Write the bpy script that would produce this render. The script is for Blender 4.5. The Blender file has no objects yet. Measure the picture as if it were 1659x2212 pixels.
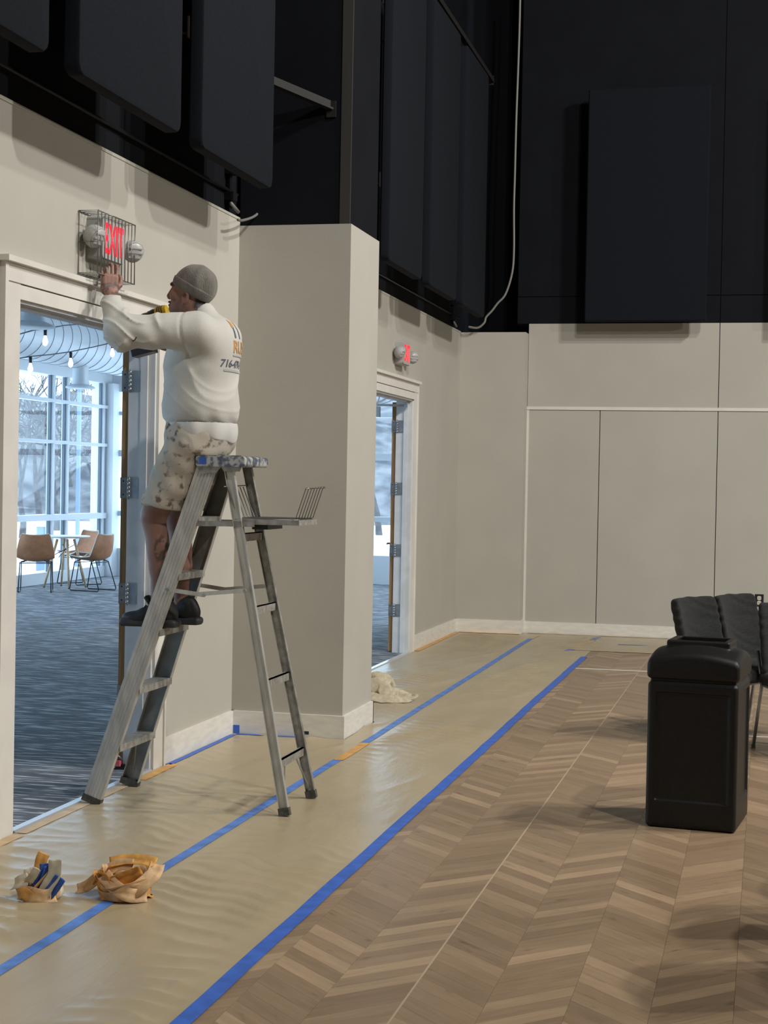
import bpy, bmesh, math, random
import numpy as np
from mathutils import Vector, Matrix, noise
from mathutils.bvhtree import BVHTree

# ------------------------------------------------------------------ camera
random.seed(7)
scene = bpy.context.scene
COL = scene.collection
FPX, YAW, PITCH, ROLL, CAMH = 3485.4, 0.233572, -0.0182113, 0.0184578, 1.6
def _axes():
    cy, sy = math.cos(YAW), math.sin(YAW)
    fw = Vector((-sy*math.cos(PITCH), cy*math.cos(PITCH), math.sin(PITCH)))
    r = Vector((cy, sy, 0)); u = r.cross(fw)
    c, s = math.cos(ROLL), math.sin(ROLL)
    return r*c+u*s, u*c-r*s, fw
CR, CU, CF = _axes()
cam_d = bpy.data.cameras.new('camera')
cam_d.sensor_fit = 'VERTICAL'; cam_d.sensor_height = 36.0
cam_d.lens = FPX*36.0/2212.0
cam_d.clip_start = 0.05; cam_d.clip_end = 400
cam = bpy.data.objects.new('camera', cam_d); COL.objects.link(cam)
m = Matrix((CR, CU, -CF)).transposed().to_4x4(); m.translation = (0, 0, CAMH)
cam.matrix_world = m
scene.camera = cam
scene.view_settings.view_transform = 'Standard'
scene.view_settings.look = 'None'
scene.view_settings.gamma = 1.0
scene.view_settings.use_curve_mapping = False
scene.view_settings.exposure = -0.10

# ------------------------------------------------------------------ sky
world = bpy.data.worlds.new('overcast_sky'); scene.world = world
world.use_nodes = True
bg = world.node_tree.nodes['Background']
bg.inputs[0].default_value = (0.66, 0.84, 1.0, 1)
bg.inputs[1].default_value = 4.6

# ------------------------------------------------------------------ hall lamps and an added fill light
def hall_light(loc, aim, power, size=0.30, col=(1.0, 0.965, 0.91)):
    d = bpy.data.lights.new('hall_light', 'AREA'); d.shape = 'DISK'; d.size = size
    d.energy = power; d.color = col
    o = bpy.data.objects.new('hall_light', d); COL.objects.link(o)
    o.location = loc
    o.rotation_euler = (Vector(aim)-Vector(loc)).to_track_quat('-Z', 'Y').to_euler()
    return o
hall_light((3.6, 2.9, 8.7), (-2.6, 8.5, 1.5), 370)
hall_light((6.0, 9.6, 8.7), (-3.0, 15.5, 1.5), 430)
hall_light((2.8, 6.8, 8.7), (-0.4, 17.3, 1.8), 300)
hall_light((6.5, 8.4, 8.7), (-1.4, 8.5, 0.5), 430)
hall_light((8.6, 9.5, 5.4), (-3.2, 9.0, 2.2), 210)  # added low fill, no real fixture; lightens the shadows under the wall panels

def ray(x, y): return CR*(x-829.5) - CU*(y-1106) + CF*FPX
def fl(x, y, z=0.0):
    d = ray(x, y); return Vector((0, 0, CAMH)) + d*((z-CAMH)/d.z)
def wx(x, y, X):
    d = ray(x, y); return Vector((0, 0, CAMH)) + d*(X/d.x)
def wy(x, y, Y):
    d = ray(x, y); return Vector((0, 0, CAMH)) + d*(Y/d.y)

# ------------------------------------------------------------------ materials
MATS = {}
def nodes_of(name):
    m = bpy.data.materials.new(name); m.use_nodes = True
    nt = m.node_tree; b = nt.nodes['Principled BSDF']; MATS[name] = m
    return m, nt, b
def N(nt, t, **kw):
    n = nt.nodes.new(t)
    for k, v in kw.items(): setattr(n, k, v)
    return n
def mat(name, col, rough=0.6, metal=0.0, var=0.0, scale=6.0, bump=0.0, bscale=60.0, spec=0.5, col2=None, emit=None, estr=0.0, stretch=(1, 1, 1), alpha=1.0, trans=0.0, lo=0.4, hi=0.6, coords='Object', sheen=0.0, detail=5.0):
    m, nt, b = nodes_of(name)
    b.inputs['Roughness'].default_value = rough
    b.inputs['Metallic'].default_value = metal
    b.inputs['Specular IOR Level'].default_value = spec
    b.inputs['Base Color'].default_value = (*col, 1)
    if sheen: b.inputs['Sheen Weight'].default_value = sheen
    if trans: b.inputs['Transmission Weight'].default_value = trans
    if emit: b.inputs['Emission Color'].default_value = (*emit, 1); b.inputs['Emission Strength'].default_value = estr
    if var or col2 or bump:
        tc = N(nt, 'ShaderNodeTexCoord'); mp = N(nt, 'ShaderNodeMapping'); mp.inputs['Scale'].default_value = stretch
        nt.links.new(tc.outputs[coords], mp.inputs['Vector'])
    if var or col2:
        n = N(nt, 'ShaderNodeTexNoise'); n.inputs['Scale'].default_value = scale; n.inputs['Detail'].default_value = detail
        nt.links.new(mp.outputs[0], n.inputs['Vector'])
        r = N(nt, 'ShaderNodeValToRGB'); r.color_ramp.elements[0].position = lo; r.color_ramp.elements[1].position = hi
        c2 = col2 if col2 else tuple(min(1, c*(1+var)) for c in col); c1 = col if col2 else tuple(c*(1-var) for c in col)
        r.color_ramp.elements[0].color = (*c1, 1); r.color_ramp.elements[1].color = (*c2, 1)
        nt.links.new(n.outputs['Fac'], r.inputs['Fac']); nt.links.new(r.outputs['Color'], b.inputs['Base Color'])
    if bump:
        n2 = N(nt, 'ShaderNodeTexNoise'); n2.inputs['Scale'].default_value = bscale; n2.inputs['Detail'].default_value = 3
        nt.links.new(mp.outputs[0], n2.inputs['Vector'])
        bp = N(nt, 'ShaderNodeBump'); bp.inputs['Strength'].default_value = bump; bp.inputs['Distance'].default_value = 0.01
        nt.links.new(n2.outputs['Fac'], bp.inputs['Height']); nt.links.new(bp.outputs['Normal'], b.inputs['Normal'])
    return m
def mat_attr(name, rough=0.6, var=0.0, scale=30, bump=0.0, bscale=80, sheen=0.0, spec=0.4):
    """base colour comes from the mesh's own colour attribute, slightly mottled"""
    m, nt, b = nodes_of(name); b.inputs['Roughness'].default_value = rough; b.inputs['Specular IOR Level'].default_value = spec
    if sheen: b.inputs['Sheen Weight'].default_value = sheen
    a = N(nt, 'ShaderNodeAttribute'); a.attribute_name = 'Col'
    tc = N(nt, 'ShaderNodeTexCoord'); n = N(nt, 'ShaderNodeTexNoise'); n.inputs['Scale'].default_value = scale
    nt.links.new(tc.outputs['Object'], n.inputs['Vector'])
    mr = N(nt, 'ShaderNodeMapRange'); mr.inputs[3].default_value = 1-var; mr.inputs[4].default_value = 1+var
    nt.links.new(n.outputs['Fac'], mr.inputs[0])
    mx = N(nt, 'ShaderNodeVectorMath', operation='SCALE')
    nt.links.new(a.outputs['Color'], mx.inputs[0]); nt.links.new(mr.outputs[0], mx.inputs['Scale'])
    nt.links.new(mx.outputs[0], b.inputs['Base Color'])
    if bump:
        n2 = N(nt, 'ShaderNodeTexNoise'); n2.inputs['Scale'].default_value = bscale
        nt.links.new(tc.outputs['Object'], n2.inputs['Vector'])
        bp = N(nt, 'ShaderNodeBump'); bp.inputs['Strength'].default_value = bump; bp.inputs['Distance'].default_value = 0.01
        nt.links.new(n2.outputs['Fac'], bp.inputs['Height']); nt.links.new(bp.outputs['Normal'], b.inputs['Normal'])
    return m

mat('beige', (0.448, 0.431, 0.380), 0.75, var=0.02, scale=2, bump=0.06, bscale=140)
mat('trim', (0.70, 0.68, 0.63), 0.45, var=0.03, scale=5)
mat('frame_paint', (0.60, 0.61, 0.62), 0.5, var=0.05, scale=8)
mat('black_wall', (0.0045, 0.0055, 0.0085), 0.75, var=0.10, scale=3, spec=0.15)
mat('black_paint', (0.0030, 0.0038, 0.0060), 0.75, spec=0.12)
mat('panel_fabric', (0.0080, 0.0103, 0.0145), 0.95, var=0.12, scale=120, bump=0.2, bscale=400, spec=0.15)
mat('post_grey', (0.032, 0.030, 0.026), 0.6, var=0.15, scale=4, stretch=(1, 1, .1))
mat('bracket', (0.020, 0.019, 0.018), 0.6, spec=0.2)
mat('conduit', (0.015, 0.015, 0.017), 0.4, metal=0.4)
mat('cable_white', (0.22, 0.21, 0.20), 0.5)
mat('cable_grey', (0.17, 0.165, 0.16), 0.5)
mat('baseboard', (0.72, 0.70, 0.64), 0.45, var=0.05, scale=9, stretch=(1, 1, 4))
mat('paper', (0.405, 0.330, 0.208), 0.30, var=0.04, scale=3, bump=0.30, bscale=9, spec=0.8, stretch=(2.0, 0.6, 1))
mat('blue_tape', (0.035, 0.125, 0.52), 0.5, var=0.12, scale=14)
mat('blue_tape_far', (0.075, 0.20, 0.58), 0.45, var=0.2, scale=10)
mat('orange_tape', (0.62, 0.34, 0.10), 0.55, var=0.15, scale=8)
mat('tan_tape', (0.55, 0.40, 0.24), 0.6, var=0.1, scale=8)
mat('white_line', (0.75, 0.74, 0.70), 0.5)
mat('seam', (0.42, 0.33, 0.23), 0.6)
mat('slab', (0.05, 0.04, 0.03), 0.8)
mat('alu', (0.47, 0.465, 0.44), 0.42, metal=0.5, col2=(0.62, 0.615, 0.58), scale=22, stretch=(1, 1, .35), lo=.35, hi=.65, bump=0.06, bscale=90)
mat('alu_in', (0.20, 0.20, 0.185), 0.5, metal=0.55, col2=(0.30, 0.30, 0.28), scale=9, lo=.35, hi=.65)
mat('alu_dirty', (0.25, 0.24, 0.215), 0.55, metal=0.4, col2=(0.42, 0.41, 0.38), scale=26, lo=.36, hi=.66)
mat('cap_paint', (0.10, 0.12, 0.17), 0.5, metal=0.3, col2=(0.50, 0.50, 0.48), scale=26, lo=.42, hi=.55)
mat('rubber', (0.075, 0.070, 0.060), 0.8, var=0.3, scale=40)
mat('wire', (0.23, 0.23, 0.22), 0.35, metal=0.85)
mat('sign_body', (0.40, 0.40, 0.385), 0.5)
mat('lens', (0.46, 0.45, 0.45), 0.35)
mat('exit_red', (0.6, 0.02, 0.03), 0.4, emit=(1.0, 0.012, 0.035), estr=1.5)
mat('steel', (0.34, 0.36, 0.38), 0.38, metal=0.8, var=0.1, scale=20)
mat('chrome', (0.7, 0.7, 0.7), 0.15, metal=1.0)
mat('dark_metal', (0.03, 0.03, 0.032), 0.45, metal=0.6)
mat('oak', (0.30, 0.175, 0.075), 0.5, var=0.18, scale=9, stretch=(6, 6, .4))
mat('oak_dark', (0.10, 0.055, 0.03), 0.5, var=0.2, scale=9, stretch=(6, 6, .4))
mat('threshold', (0.75, 0.76, 0.78), 0.3, metal=0.7)
mat('bin_plastic', (0.0085, 0.0082, 0.0080), 0.45, var=0.15, scale=60, bump=0.08, bscale=300, spec=0.35)
mat('bin_panel', (0.0105, 0.010, 0.0098), 0.5, var=0.15, scale=60)
mat('chair_fabric', (0.0115, 0.0125, 0.0122), 0.95, var=0.35, scale=40, stretch=(1, 1, 5), bump=0.4, bscale=160, sheen=0.05)
mat('shirt', (0.55, 0.54, 0.495), 0.9, var=0.03, scale=7, bump=0.15, bscale=260, sheen=0.15)
mat('undershirt', (0.58, 0.57, 0.545), 0.9, var=0.04, scale=9)
mat('shorts', (0.45, 0.405, 0.335), 0.9, col2=(0.13, 0.105, 0.08), scale=24, lo=.54, hi=.66, bump=0.15, bscale=200, detail=6)
mat('beanie', (0.165, 0.155, 0.135), 0.95, var=0.12, scale=25, bump=0.5, bscale=220, sheen=0.2, stretch=(1, 1, .3))
mat('shoe', (0.012, 0.012, 0.013), 0.6, var=0.3, scale=30)
mat('shoe_sole', (0.030, 0.030, 0.031), 0.6)
mat('hair', (0.02, 0.016, 0.013), 0.7)
mat_attr('skin', 0.5, 0.07, 45, 0.06, 150)
mat('drill_yellow', (0.62, 0.40, 0.02), 0.4)
mat('drill_black', (0.012, 0.012, 0.013), 0.45)
mat('print_orange', (0.50, 0.27, 0.10), 0.9)
mat('print_navy', (0.11, 0.12, 0.17), 0.9)
mat('print_olive', (0.33, 0.30, 0.18), 0.9)
mat('print_grey', (0.42, 0.43, 0.43), 0.9)
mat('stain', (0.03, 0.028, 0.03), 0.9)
mat('kraft', (0.62, 0.40, 0.21), 0.6, var=0.18, scale=20)
mat('kraft_orange', (0.70, 0.36, 0.09), 0.55, var=0.2, scale=20)
mat('paper_white', (0.62, 0.56, 0.45), 0.7, var=0.1, scale=30)
mat('film', (0.62, 0.58, 0.47), 0.4, var=0.1, scale=30)
mat('tape_royal', (0.03, 0.10, 0.42), 0.5, var=0.2, scale=30)
mat('rag', (0.50, 0.44, 0.32), 0.95, var=0.12, scale=30, bump=0.2, bscale=120)
mat('outlet', (0.60, 0.58, 0.52), 0.4)
mat('lobby_wall', (0.72, 0.75, 0.78), 0.6)
mat('lobby_ceiling', (0.66, 0.70, 0.74), 0.7)
mat('duct', (0.60, 0.64, 0.68), 0.45, metal=0.2)
mat('duct_seam', (0.30, 0.33, 0.36), 0.5)
mat('mullion', (0.62, 0.66, 0.70), 0.4)
mat('mullion_dark', (0.10, 0.13, 0.17), 0.4)
mat('tan_leather', (0.40, 0.175, 0.08), 0.5, var=0.13, scale=9, bump=0.15, bscale=70)
mat('shell_edge', (0.55, 0.50, 0.44), 0.5)
mat('wire_black', (0.02, 0.022, 0.03), 0.4, metal=0.5)
mat('table_white', (0.78, 0.80, 0.80), 0.35)
mat('beech', (0.56, 0.40, 0.24), 0.5, var=0.1, scale=10)
mat('bulb_glass', (0.9, 0.9, 0.9), 0.1, emit=(1.0, 0.86, 0.70), estr=1.2)
mat('snow', (0.85, 0.88, 0.92), 0.8, var=0.03, scale=0.4, bump=0.3, bscale=3)
mat('bark', (0.085, 0.078, 0.08), 0.9, var=0.2, scale=6)
mat('hill', (0.060, 0.062, 0.072), 0.95, col2=(0.19, 0.19, 0.20), scale=1.1, lo=.35, hi=.65, detail=8)
mat('building_blue', (0.22, 0.30, 0.42), 0.7)
mat('post_blue', (0.16, 0.22, 0.32), 0.5)
mat('red_plastic', (0.55, 0.10, 0.12), 0.5)

def glass_mat():
    m, nt, b = nodes_of('pane_glass')
    nt.nodes.remove(b)
    out = nt.nodes['Material Output']
    t = N(nt, 'ShaderNodeBsdfTransparent'); t.inputs[0].default_value = (0.93, 0.97, 1.0, 1)
    g = N(nt, 'ShaderNodeBsdfGlossy'); g.inputs['Roughness'].default_value = 0.02
    lw = N(nt, 'ShaderNodeLayerWeight'); lw.inputs['Blend'].default_value = 0.3
    pw_ = N(nt, 'ShaderNodeMath', operation='MULTIPLY'); pw_.inputs[1].default_value = 0.12; nt.links.new(lw.outputs['Facing'], pw_.inputs[0])
    mx = N(nt, 'ShaderNodeMixShader')
    nt.links.new(pw_.outputs[0], mx.inputs[0]); nt.links.new(t.outputs[0], mx.inputs[1]); nt.links.new(g.outputs[0], mx.inputs[2])
    nt.links.new(mx.outputs[0], out.inputs['Surface'])
glass_mat()

PL_X0, PL_W, PL_P = -1.06, 0.248, 0.1   # chevron column edge, column width, strip pitch along Y
def plank_mat():
    m, nt, b = nodes_of('oak_plank')
    b.inputs['Roughness'].default_value = 0.40; b.inputs['Specular IOR Level'].default_value = 0.5
    geo = N(nt, 'ShaderNodeNewGeometry'); sp = N(nt, 'ShaderNodeSeparateXYZ'); nt.links.new(geo.outputs['Position'], sp.inputs[0])
    def M(op, a, c=None, d=None):
        n = N(nt, 'ShaderNodeMath', operation=op)
        for i, v in enumerate((a, c, d)):
            if v is None: continue
            if isinstance(v, (int, float)): n.inputs[i].default_value = v
            else: nt.links.new(v, n.inputs[i])
        return n.outputs[0]
    u = M('DIVIDE', M('SUBTRACT', sp.outputs['X'], PL_X0), PL_W)
    col = M('FLOOR', u); fr = M('SUBTRACT', u, col)
    par = M('FLOORED_MODULO', col, 2.0)             # 0: runs towards -Y with +X, 1: towards +Y
    sgn = M('MULTIPLY_ADD', par, -2.0, 1.0)         # +1 / -1
    off = M('MULTIPLY', M('MULTIPLY', fr, PL_W), sgn)
    yy = M('ADD', sp.outputs['Y'], off)
    row = M('FLOOR', M('DIVIDE', yy, PL_P))
    cv = N(nt, 'ShaderNodeCombineXYZ'); nt.links.new(col, cv.inputs[0]); nt.links.new(row, cv.inputs[1])
    wn = N(nt, 'ShaderNodeTexWhiteNoise', noise_dimensions='2D'); nt.links.new(cv.outputs[0], wn.inputs['Vector'])
    rp = N(nt, 'ShaderNodeValToRGB'); e = rp.color_ramp.elements
    e[0].position = 0.0; e[0].color = (0.228, 0.155, 0.096, 1); e[1].position = 0.35; e[1].color = (0.268, 0.184, 0.113, 1)
    for p_, c_ in ((0.76, (0.294, 0.203, 0.126, 1)), (0.84, (0.345, 0.240, 0.150, 1)), (1.0, (0.385, 0.272, 0.170, 1))):
        k = rp.color_ramp.elements.new(p_); k.color = c_
    nt.links.new(wn.outputs['Value'], rp.inputs['Fac'])
    # grain along the strip
    g = N(nt, 'ShaderNodeCombineXYZ')
    al = M('ADD', sp.outputs['X'], M('MULTIPLY', sp.outputs['Y'], M('MULTIPLY', sgn, -1.0)))
    nt.links.new(M('MULTIPLY', al, 4.0), g.inputs[0]); nt.links.new(M('MULTIPLY', yy, 42.0), g.inputs[1]); nt.links.new(M('MULTIPLY', col, 7.3), g.inputs[2])
    n1 = N(nt, 'ShaderNodeTexNoise'); n1.inputs['Scale'].default_value = 1.0; n1.inputs['Detail'].default_value = 5; nt.links.new(g.outputs[0], n1.inputs['Vector'])
    g2 = N(nt, 'ShaderNodeCombineXYZ')
    nt.links.new(M('MULTIPLY', al, 5.0), g2.inputs[0]); nt.links.new(M('MULTIPLY', yy, 14.0), g2.inputs[1]); nt.links.new(M('MULTIPLY', row, 3.7), g2.inputs[2])
    n2 = N(nt, 'ShaderNodeTexNoise'); n2.inputs['Scale'].default_value = 1.0; n2.inputs['Detail'].default_value = 2; nt.links.new(g2.outputs[0], n2.inputs['Vector'])
    kn = N(nt, 'ShaderNodeMapRange'); kn.inputs[1].default_value = 0.66; kn.inputs[2].default_value = 0.80; kn.inputs[3].default_value = 1.0; kn.inputs[4].default_value = 0.5
    nt.links.new(n2.outputs['Fac'], kn.inputs[0])
    mr = N(nt, 'ShaderNodeMapRange'); mr.inputs[1].default_value = 0.25; mr.inputs[2].default_value = 0.75; mr.inputs[3].default_value = 0.86; mr.inputs[4].default_value = 1.13
    nt.links.new(n1.outputs['Fac'], mr.inputs[0])
    sc = N(nt, 'ShaderNodeVectorMath', operation='SCALE'); nt.links.new(rp.outputs['Color'], sc.inputs[0]); nt.links.new(M('MULTIPLY', mr.outputs[0], kn.outputs[0]), sc.inputs['Scale'])
    nt.links.new(sc.outputs[0], b.inputs['Base Color'])
plank_mat()

def carpet_mat():
    m, nt, b = nodes_of('carpet'); b.inputs['Roughness'].default_value = 0.85; b.inputs['Specular IOR Level'].default_value = 0.25
    tc = N(nt, 'ShaderNodeTexCoord')
    outs = []
    for rot, s in ((0.62, (3.2, 30, 1)), (-0.45, (3.6, 34, 1)), (1.9, (3, 26, 1))):
        mp = N(nt, 'ShaderNodeMapping'); mp.inputs['Rotation'].default_value = (0, 0, rot); mp.inputs['Scale'].default_value = s
        nt.links.new(tc.outputs['Object'], mp.inputs['Vector'])
        n = N(nt, 'ShaderNodeTexNoise'); n.inputs['Scale'].default_value = 1.0; n.inputs['Detail'].default_value = 2
        nt.links.new(mp.outputs[0], n.inputs['Vector']); outs.append(n.outputs['Fac'])
    mx = N(nt, 'ShaderNodeMath', operation='MAXIMUM'); nt.links.new(outs[0], mx.inputs[0]); nt.links.new(outs[1], mx.inputs[1])
    mx2 = N(nt, 'ShaderNodeMath', operation='MAXIMUM'); nt.links.new(mx.outputs[0], mx2.inputs[0]); nt.links.new(outs[2], mx2.inputs[1])
    r = N(nt, 'ShaderNodeValToRGB'); r.color_ramp.elements[0].position = 0.58; r.color_ramp.elements[1].position = 0.68
    r.color_ramp.elements[0].color = (0.10, 0.11, 0.125, 1); r.color_ramp.elements[1].color = (0.50, 0.52, 0.54, 1)
    nt.links.new(mx2.outputs[0], r.inputs['Fac']); nt.links.new(r.outputs['Color'], b.inputs['Base Color'])
carpet_mat()

# ------------------------------------------------------------------ mesh helpers
class MB:
    def __init__(s): s.v = []; s.f = []
    def add(s, vs, fs):
        o = len(s.v); s.v += [Vector(p) for p in vs]; s.f += [tuple(i+o for i in f) for f in fs]; return s
    def box(s, x0, x1, y0, y1, z0, z1):
        return s.add([(x, y, z) for z in (z0, z1) for y in (y0, y1) for x in (x0, x1)],
                     [(0, 2, 3, 1), (4, 5, 7, 6), (0, 1, 5, 4), (2, 6, 7, 3), (0, 4, 6, 2), (1, 3, 7, 5)])
    def obox(s, c, ax, half):
        """oriented box: centre, three unit axes, three half sizes"""
        c = Vector(c); a = [Vector(k).normalized() for k in ax]
        vs = [c+a[0]*half[0]*i+a[1]*half[1]*j+a[2]*half[2]*k for k in (-1, 1) for j in (-1, 1) for i in (-1, 1)]
        return s.add(vs, [(0, 2, 3, 1), (4, 5, 7, 6), (0, 1, 5, 4), (2, 6, 7, 3), (0, 4, 6, 2), (1, 3, 7, 5)])
    def beam(s, p0, p1, w, t, side=(0, 1, 0)):
        """bar from p0 to p1, t wide along side, w wide across"""
        p0 = Vector(p0); p1 = Vector(p1); d = (p1-p0).normalized(); sd = Vector(side); sd = (sd-d*sd.dot(d)).normalized(); u = d.cross(sd)
        return s.obox((p0+p1)/2, (d, sd, u), ((p1-p0).length/2, t/2, w/2))
    def tube(s, pts, r, n=8, caps=True, closed=False):
        pts = [Vector(p) for p in pts]; k = len(pts)
        rs = r if isinstance(r, (list, tuple)) else [r]*k
        o = len(s.v); up = None
        for i, p in enumerate(pts):
            a = pts[(i-1) % k] if (i or closed) else p; b = pts[(i+1) % k] if (i < k-1 or closed) else p
            d = (b-a).normalized()
            if up is None:
                up = Vector((0, 0, 1)) if abs(d.z) < .9 else Vector((1, 0, 0))
            x = up.cross(d); x = x.normalized() if x.length > 1e-6 else d.orthogonal().normalized(); up = d.cross(x).normalized()
            for j in range(n):
                t = 2*math.pi*j/n; s.v.append(p+(x*math.cos(t)+up*math.sin(t))*rs[i])
        for i in range(k if closed else k-1):
            i2 = (i+1) % k
            for j in range(n):
                j2 = (j+1) % n; s.f.append((o+i*n+j, o+i*n+j2, o+i2*n+j2, o+i2*n+j))
        if caps and not closed:
            s.f.append(tuple(o+j for j in range(n))[::-1]); s.f.append(tuple(o+(k-1)*n+j for j in range(n)))
        return s
    def lathe(s, c, prof, n=24, ax=(0, 0, 1)):
        """prof: (radius, height) pairs around axis ax through c"""
        c = Vector(c); ax = Vector(ax).normalized(); x = ax.orthogonal().normalized(); y = ax.cross(x); o = len(s.v); k = len(prof)
        for r, h in prof:
            for j in range(n):
                t = 2*math.pi*j/n; s.v.append(c+ax*h+(x*math.cos(t)+y*math.sin(t))*max(r, 1e-4))
        for i in range(k-1):
            for j in range(n):
                j2 = (j+1) % n; s.f.append((o+i*n+j, o+i*n+j2, o+(i+1)*n+j2, o+(i+1)*n+j))
        s.f.append(tuple(o+j for j in range(n))[::-1]); s.f.append(tuple(o+(k-1)*n+j for j in range(n)))
        return s
    def prism(s, poly, axis, a, b):
        """extrude a 2-D polygon along x/y/z between a and b"""
        def P(p, t): return {'x': (t, p[0], p[1]), 'y': (p[0], t, p[1]), 'z': (p[0], p[1], t)}[axis]
        n = len(poly)
        return s.add([P(p, a) for p in poly]+[P(p, b) for p in poly],
                     [tuple(range(n))[::-1], tuple(range(n, 2*n))]+[(i, (i+1) % n, n+(i+1) % n, n+i) for i in range(n)])
    def mesh(s, name, off=(0, 0, 0), fix=True):
        off = Vector(off); me = bpy.data.meshes.new(name)
        me.from_pydata([tuple(p-off) for p in s.v], [], s.f)
        if fix:
            bm = bmesh.new(); bm.from_mesh(me); bmesh.ops.recalc_face_normals(bm, faces=bm.faces); bm.to_mesh(me); bm.free()
        me.update(); return me

def link(name, me, material, parent=None, smooth=False, loc=(0, 0, 0), angle=None):
    o = bpy.data.objects.new(name, me); COL.objects.link(o)
    if material:
        for k in (material if isinstance(material, (list, tuple)) else [material]): me.materials.append(MATS[k])
    o.location = loc
    if parent is not None: o.parent = parent
    if smooth or angle is not None:
        for p in me.polygons: p.use_smooth = True
        if angle is not None:
            try: me.set_sharp_from_angle(angle=math.radians(angle))
            except Exception: pass
    return o
def wloc(p):
    v = Vector((0, 0, 0))
    while p is not None: v += p.location; p = p.parent
    return v
def part(name, mb, material, parent, smooth=False, angle=None, fix=True):
    """child mesh from world-space geometry (parents are never rotated while building)"""
    return link(name, mb.mesh(name, wloc(parent), fix), material, parent, smooth, angle=angle)
def tag(o, label, cat, group=None):
    o['label'] = label; o['category'] = cat
    if group: o['group'] = group
    return o
def thing(name, label, cat, loc=(0, 0, 0), group=None):
    o = bpy.data.objects.new(name, None); COL.objects.link(o); o.location = loc; o.empty_display_size = 0.1
    return tag(o, label, cat, group)
def solo(name, mb, material, label, cat, loc, group=None, smooth=False, angle=None):
    o = link(name, mb.mesh(name, loc), material, None, smooth, loc, angle); return tag(o, label, cat, group)
def struct(name, mb, material, parent=None, smooth=False, label=None):
    o = link(name, mb.mesh(name), material, parent, smooth)
    if parent is None: o['kind'] = 'structure'
    if label: o['label'] = label
    return o
def child(name, me, material, parent, loc=(0, 0, 0)):
    """child that shares mesh data"""
    o = bpy.data.objects.new(name, me); COL.objects.link(o); o.parent = parent; o.location = loc
    if material and not me.materials: me.materials.append(MATS[material])
    return o
def dup(o, loc, rz=0.0, label=None, parent=None):
    c = o.copy(); COL.objects.link(c); c.parent = parent
    if parent is None: c.location = loc; c.rotation_euler = (0, 0, rz)
    if label: c['label'] = label
    for ch in list(o.children): dup(ch, None, 0, None, c)
    return c
def rrect(w, h, r, n=6):
    """rounded rectangle centred on the origin"""
    out = []
    for cx, cy, a0 in ((w/2-r, h/2-r, 0), (-w/2+r, h/2-r, 90), (-w/2+r, -h/2+r, 180), (w/2-r, -h/2+r, 270)):
        for i in range(n+1):
            a = math.radians(a0+90*i/n); out.append((cx+r*math.cos(a), cy+r*math.sin(a)))
    return out
def text_mesh(txt, size, bold=0.0):
    cu = bpy.data.curves.new('lettering', 'FONT'); cu.body = txt; cu.size = size; cu.resolution_u = 3; cu.offset = bold
    o = bpy.data.objects.new('lettering', cu); COL.objects.link(o)
    dg = bpy.context.evaluated_depsgraph_get(); me = bpy.data.meshes.new_from_object(o.evaluated_get(dg))
    vs = [tuple(v.co) for v in me.vertices]; fs = [tuple(p.vertices) for p in me.polygons]
    bpy.data.objects.remove(o); bpy.data.curves.remove(cu); bpy.data.meshes.remove(me)
    return vs, fs

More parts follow.
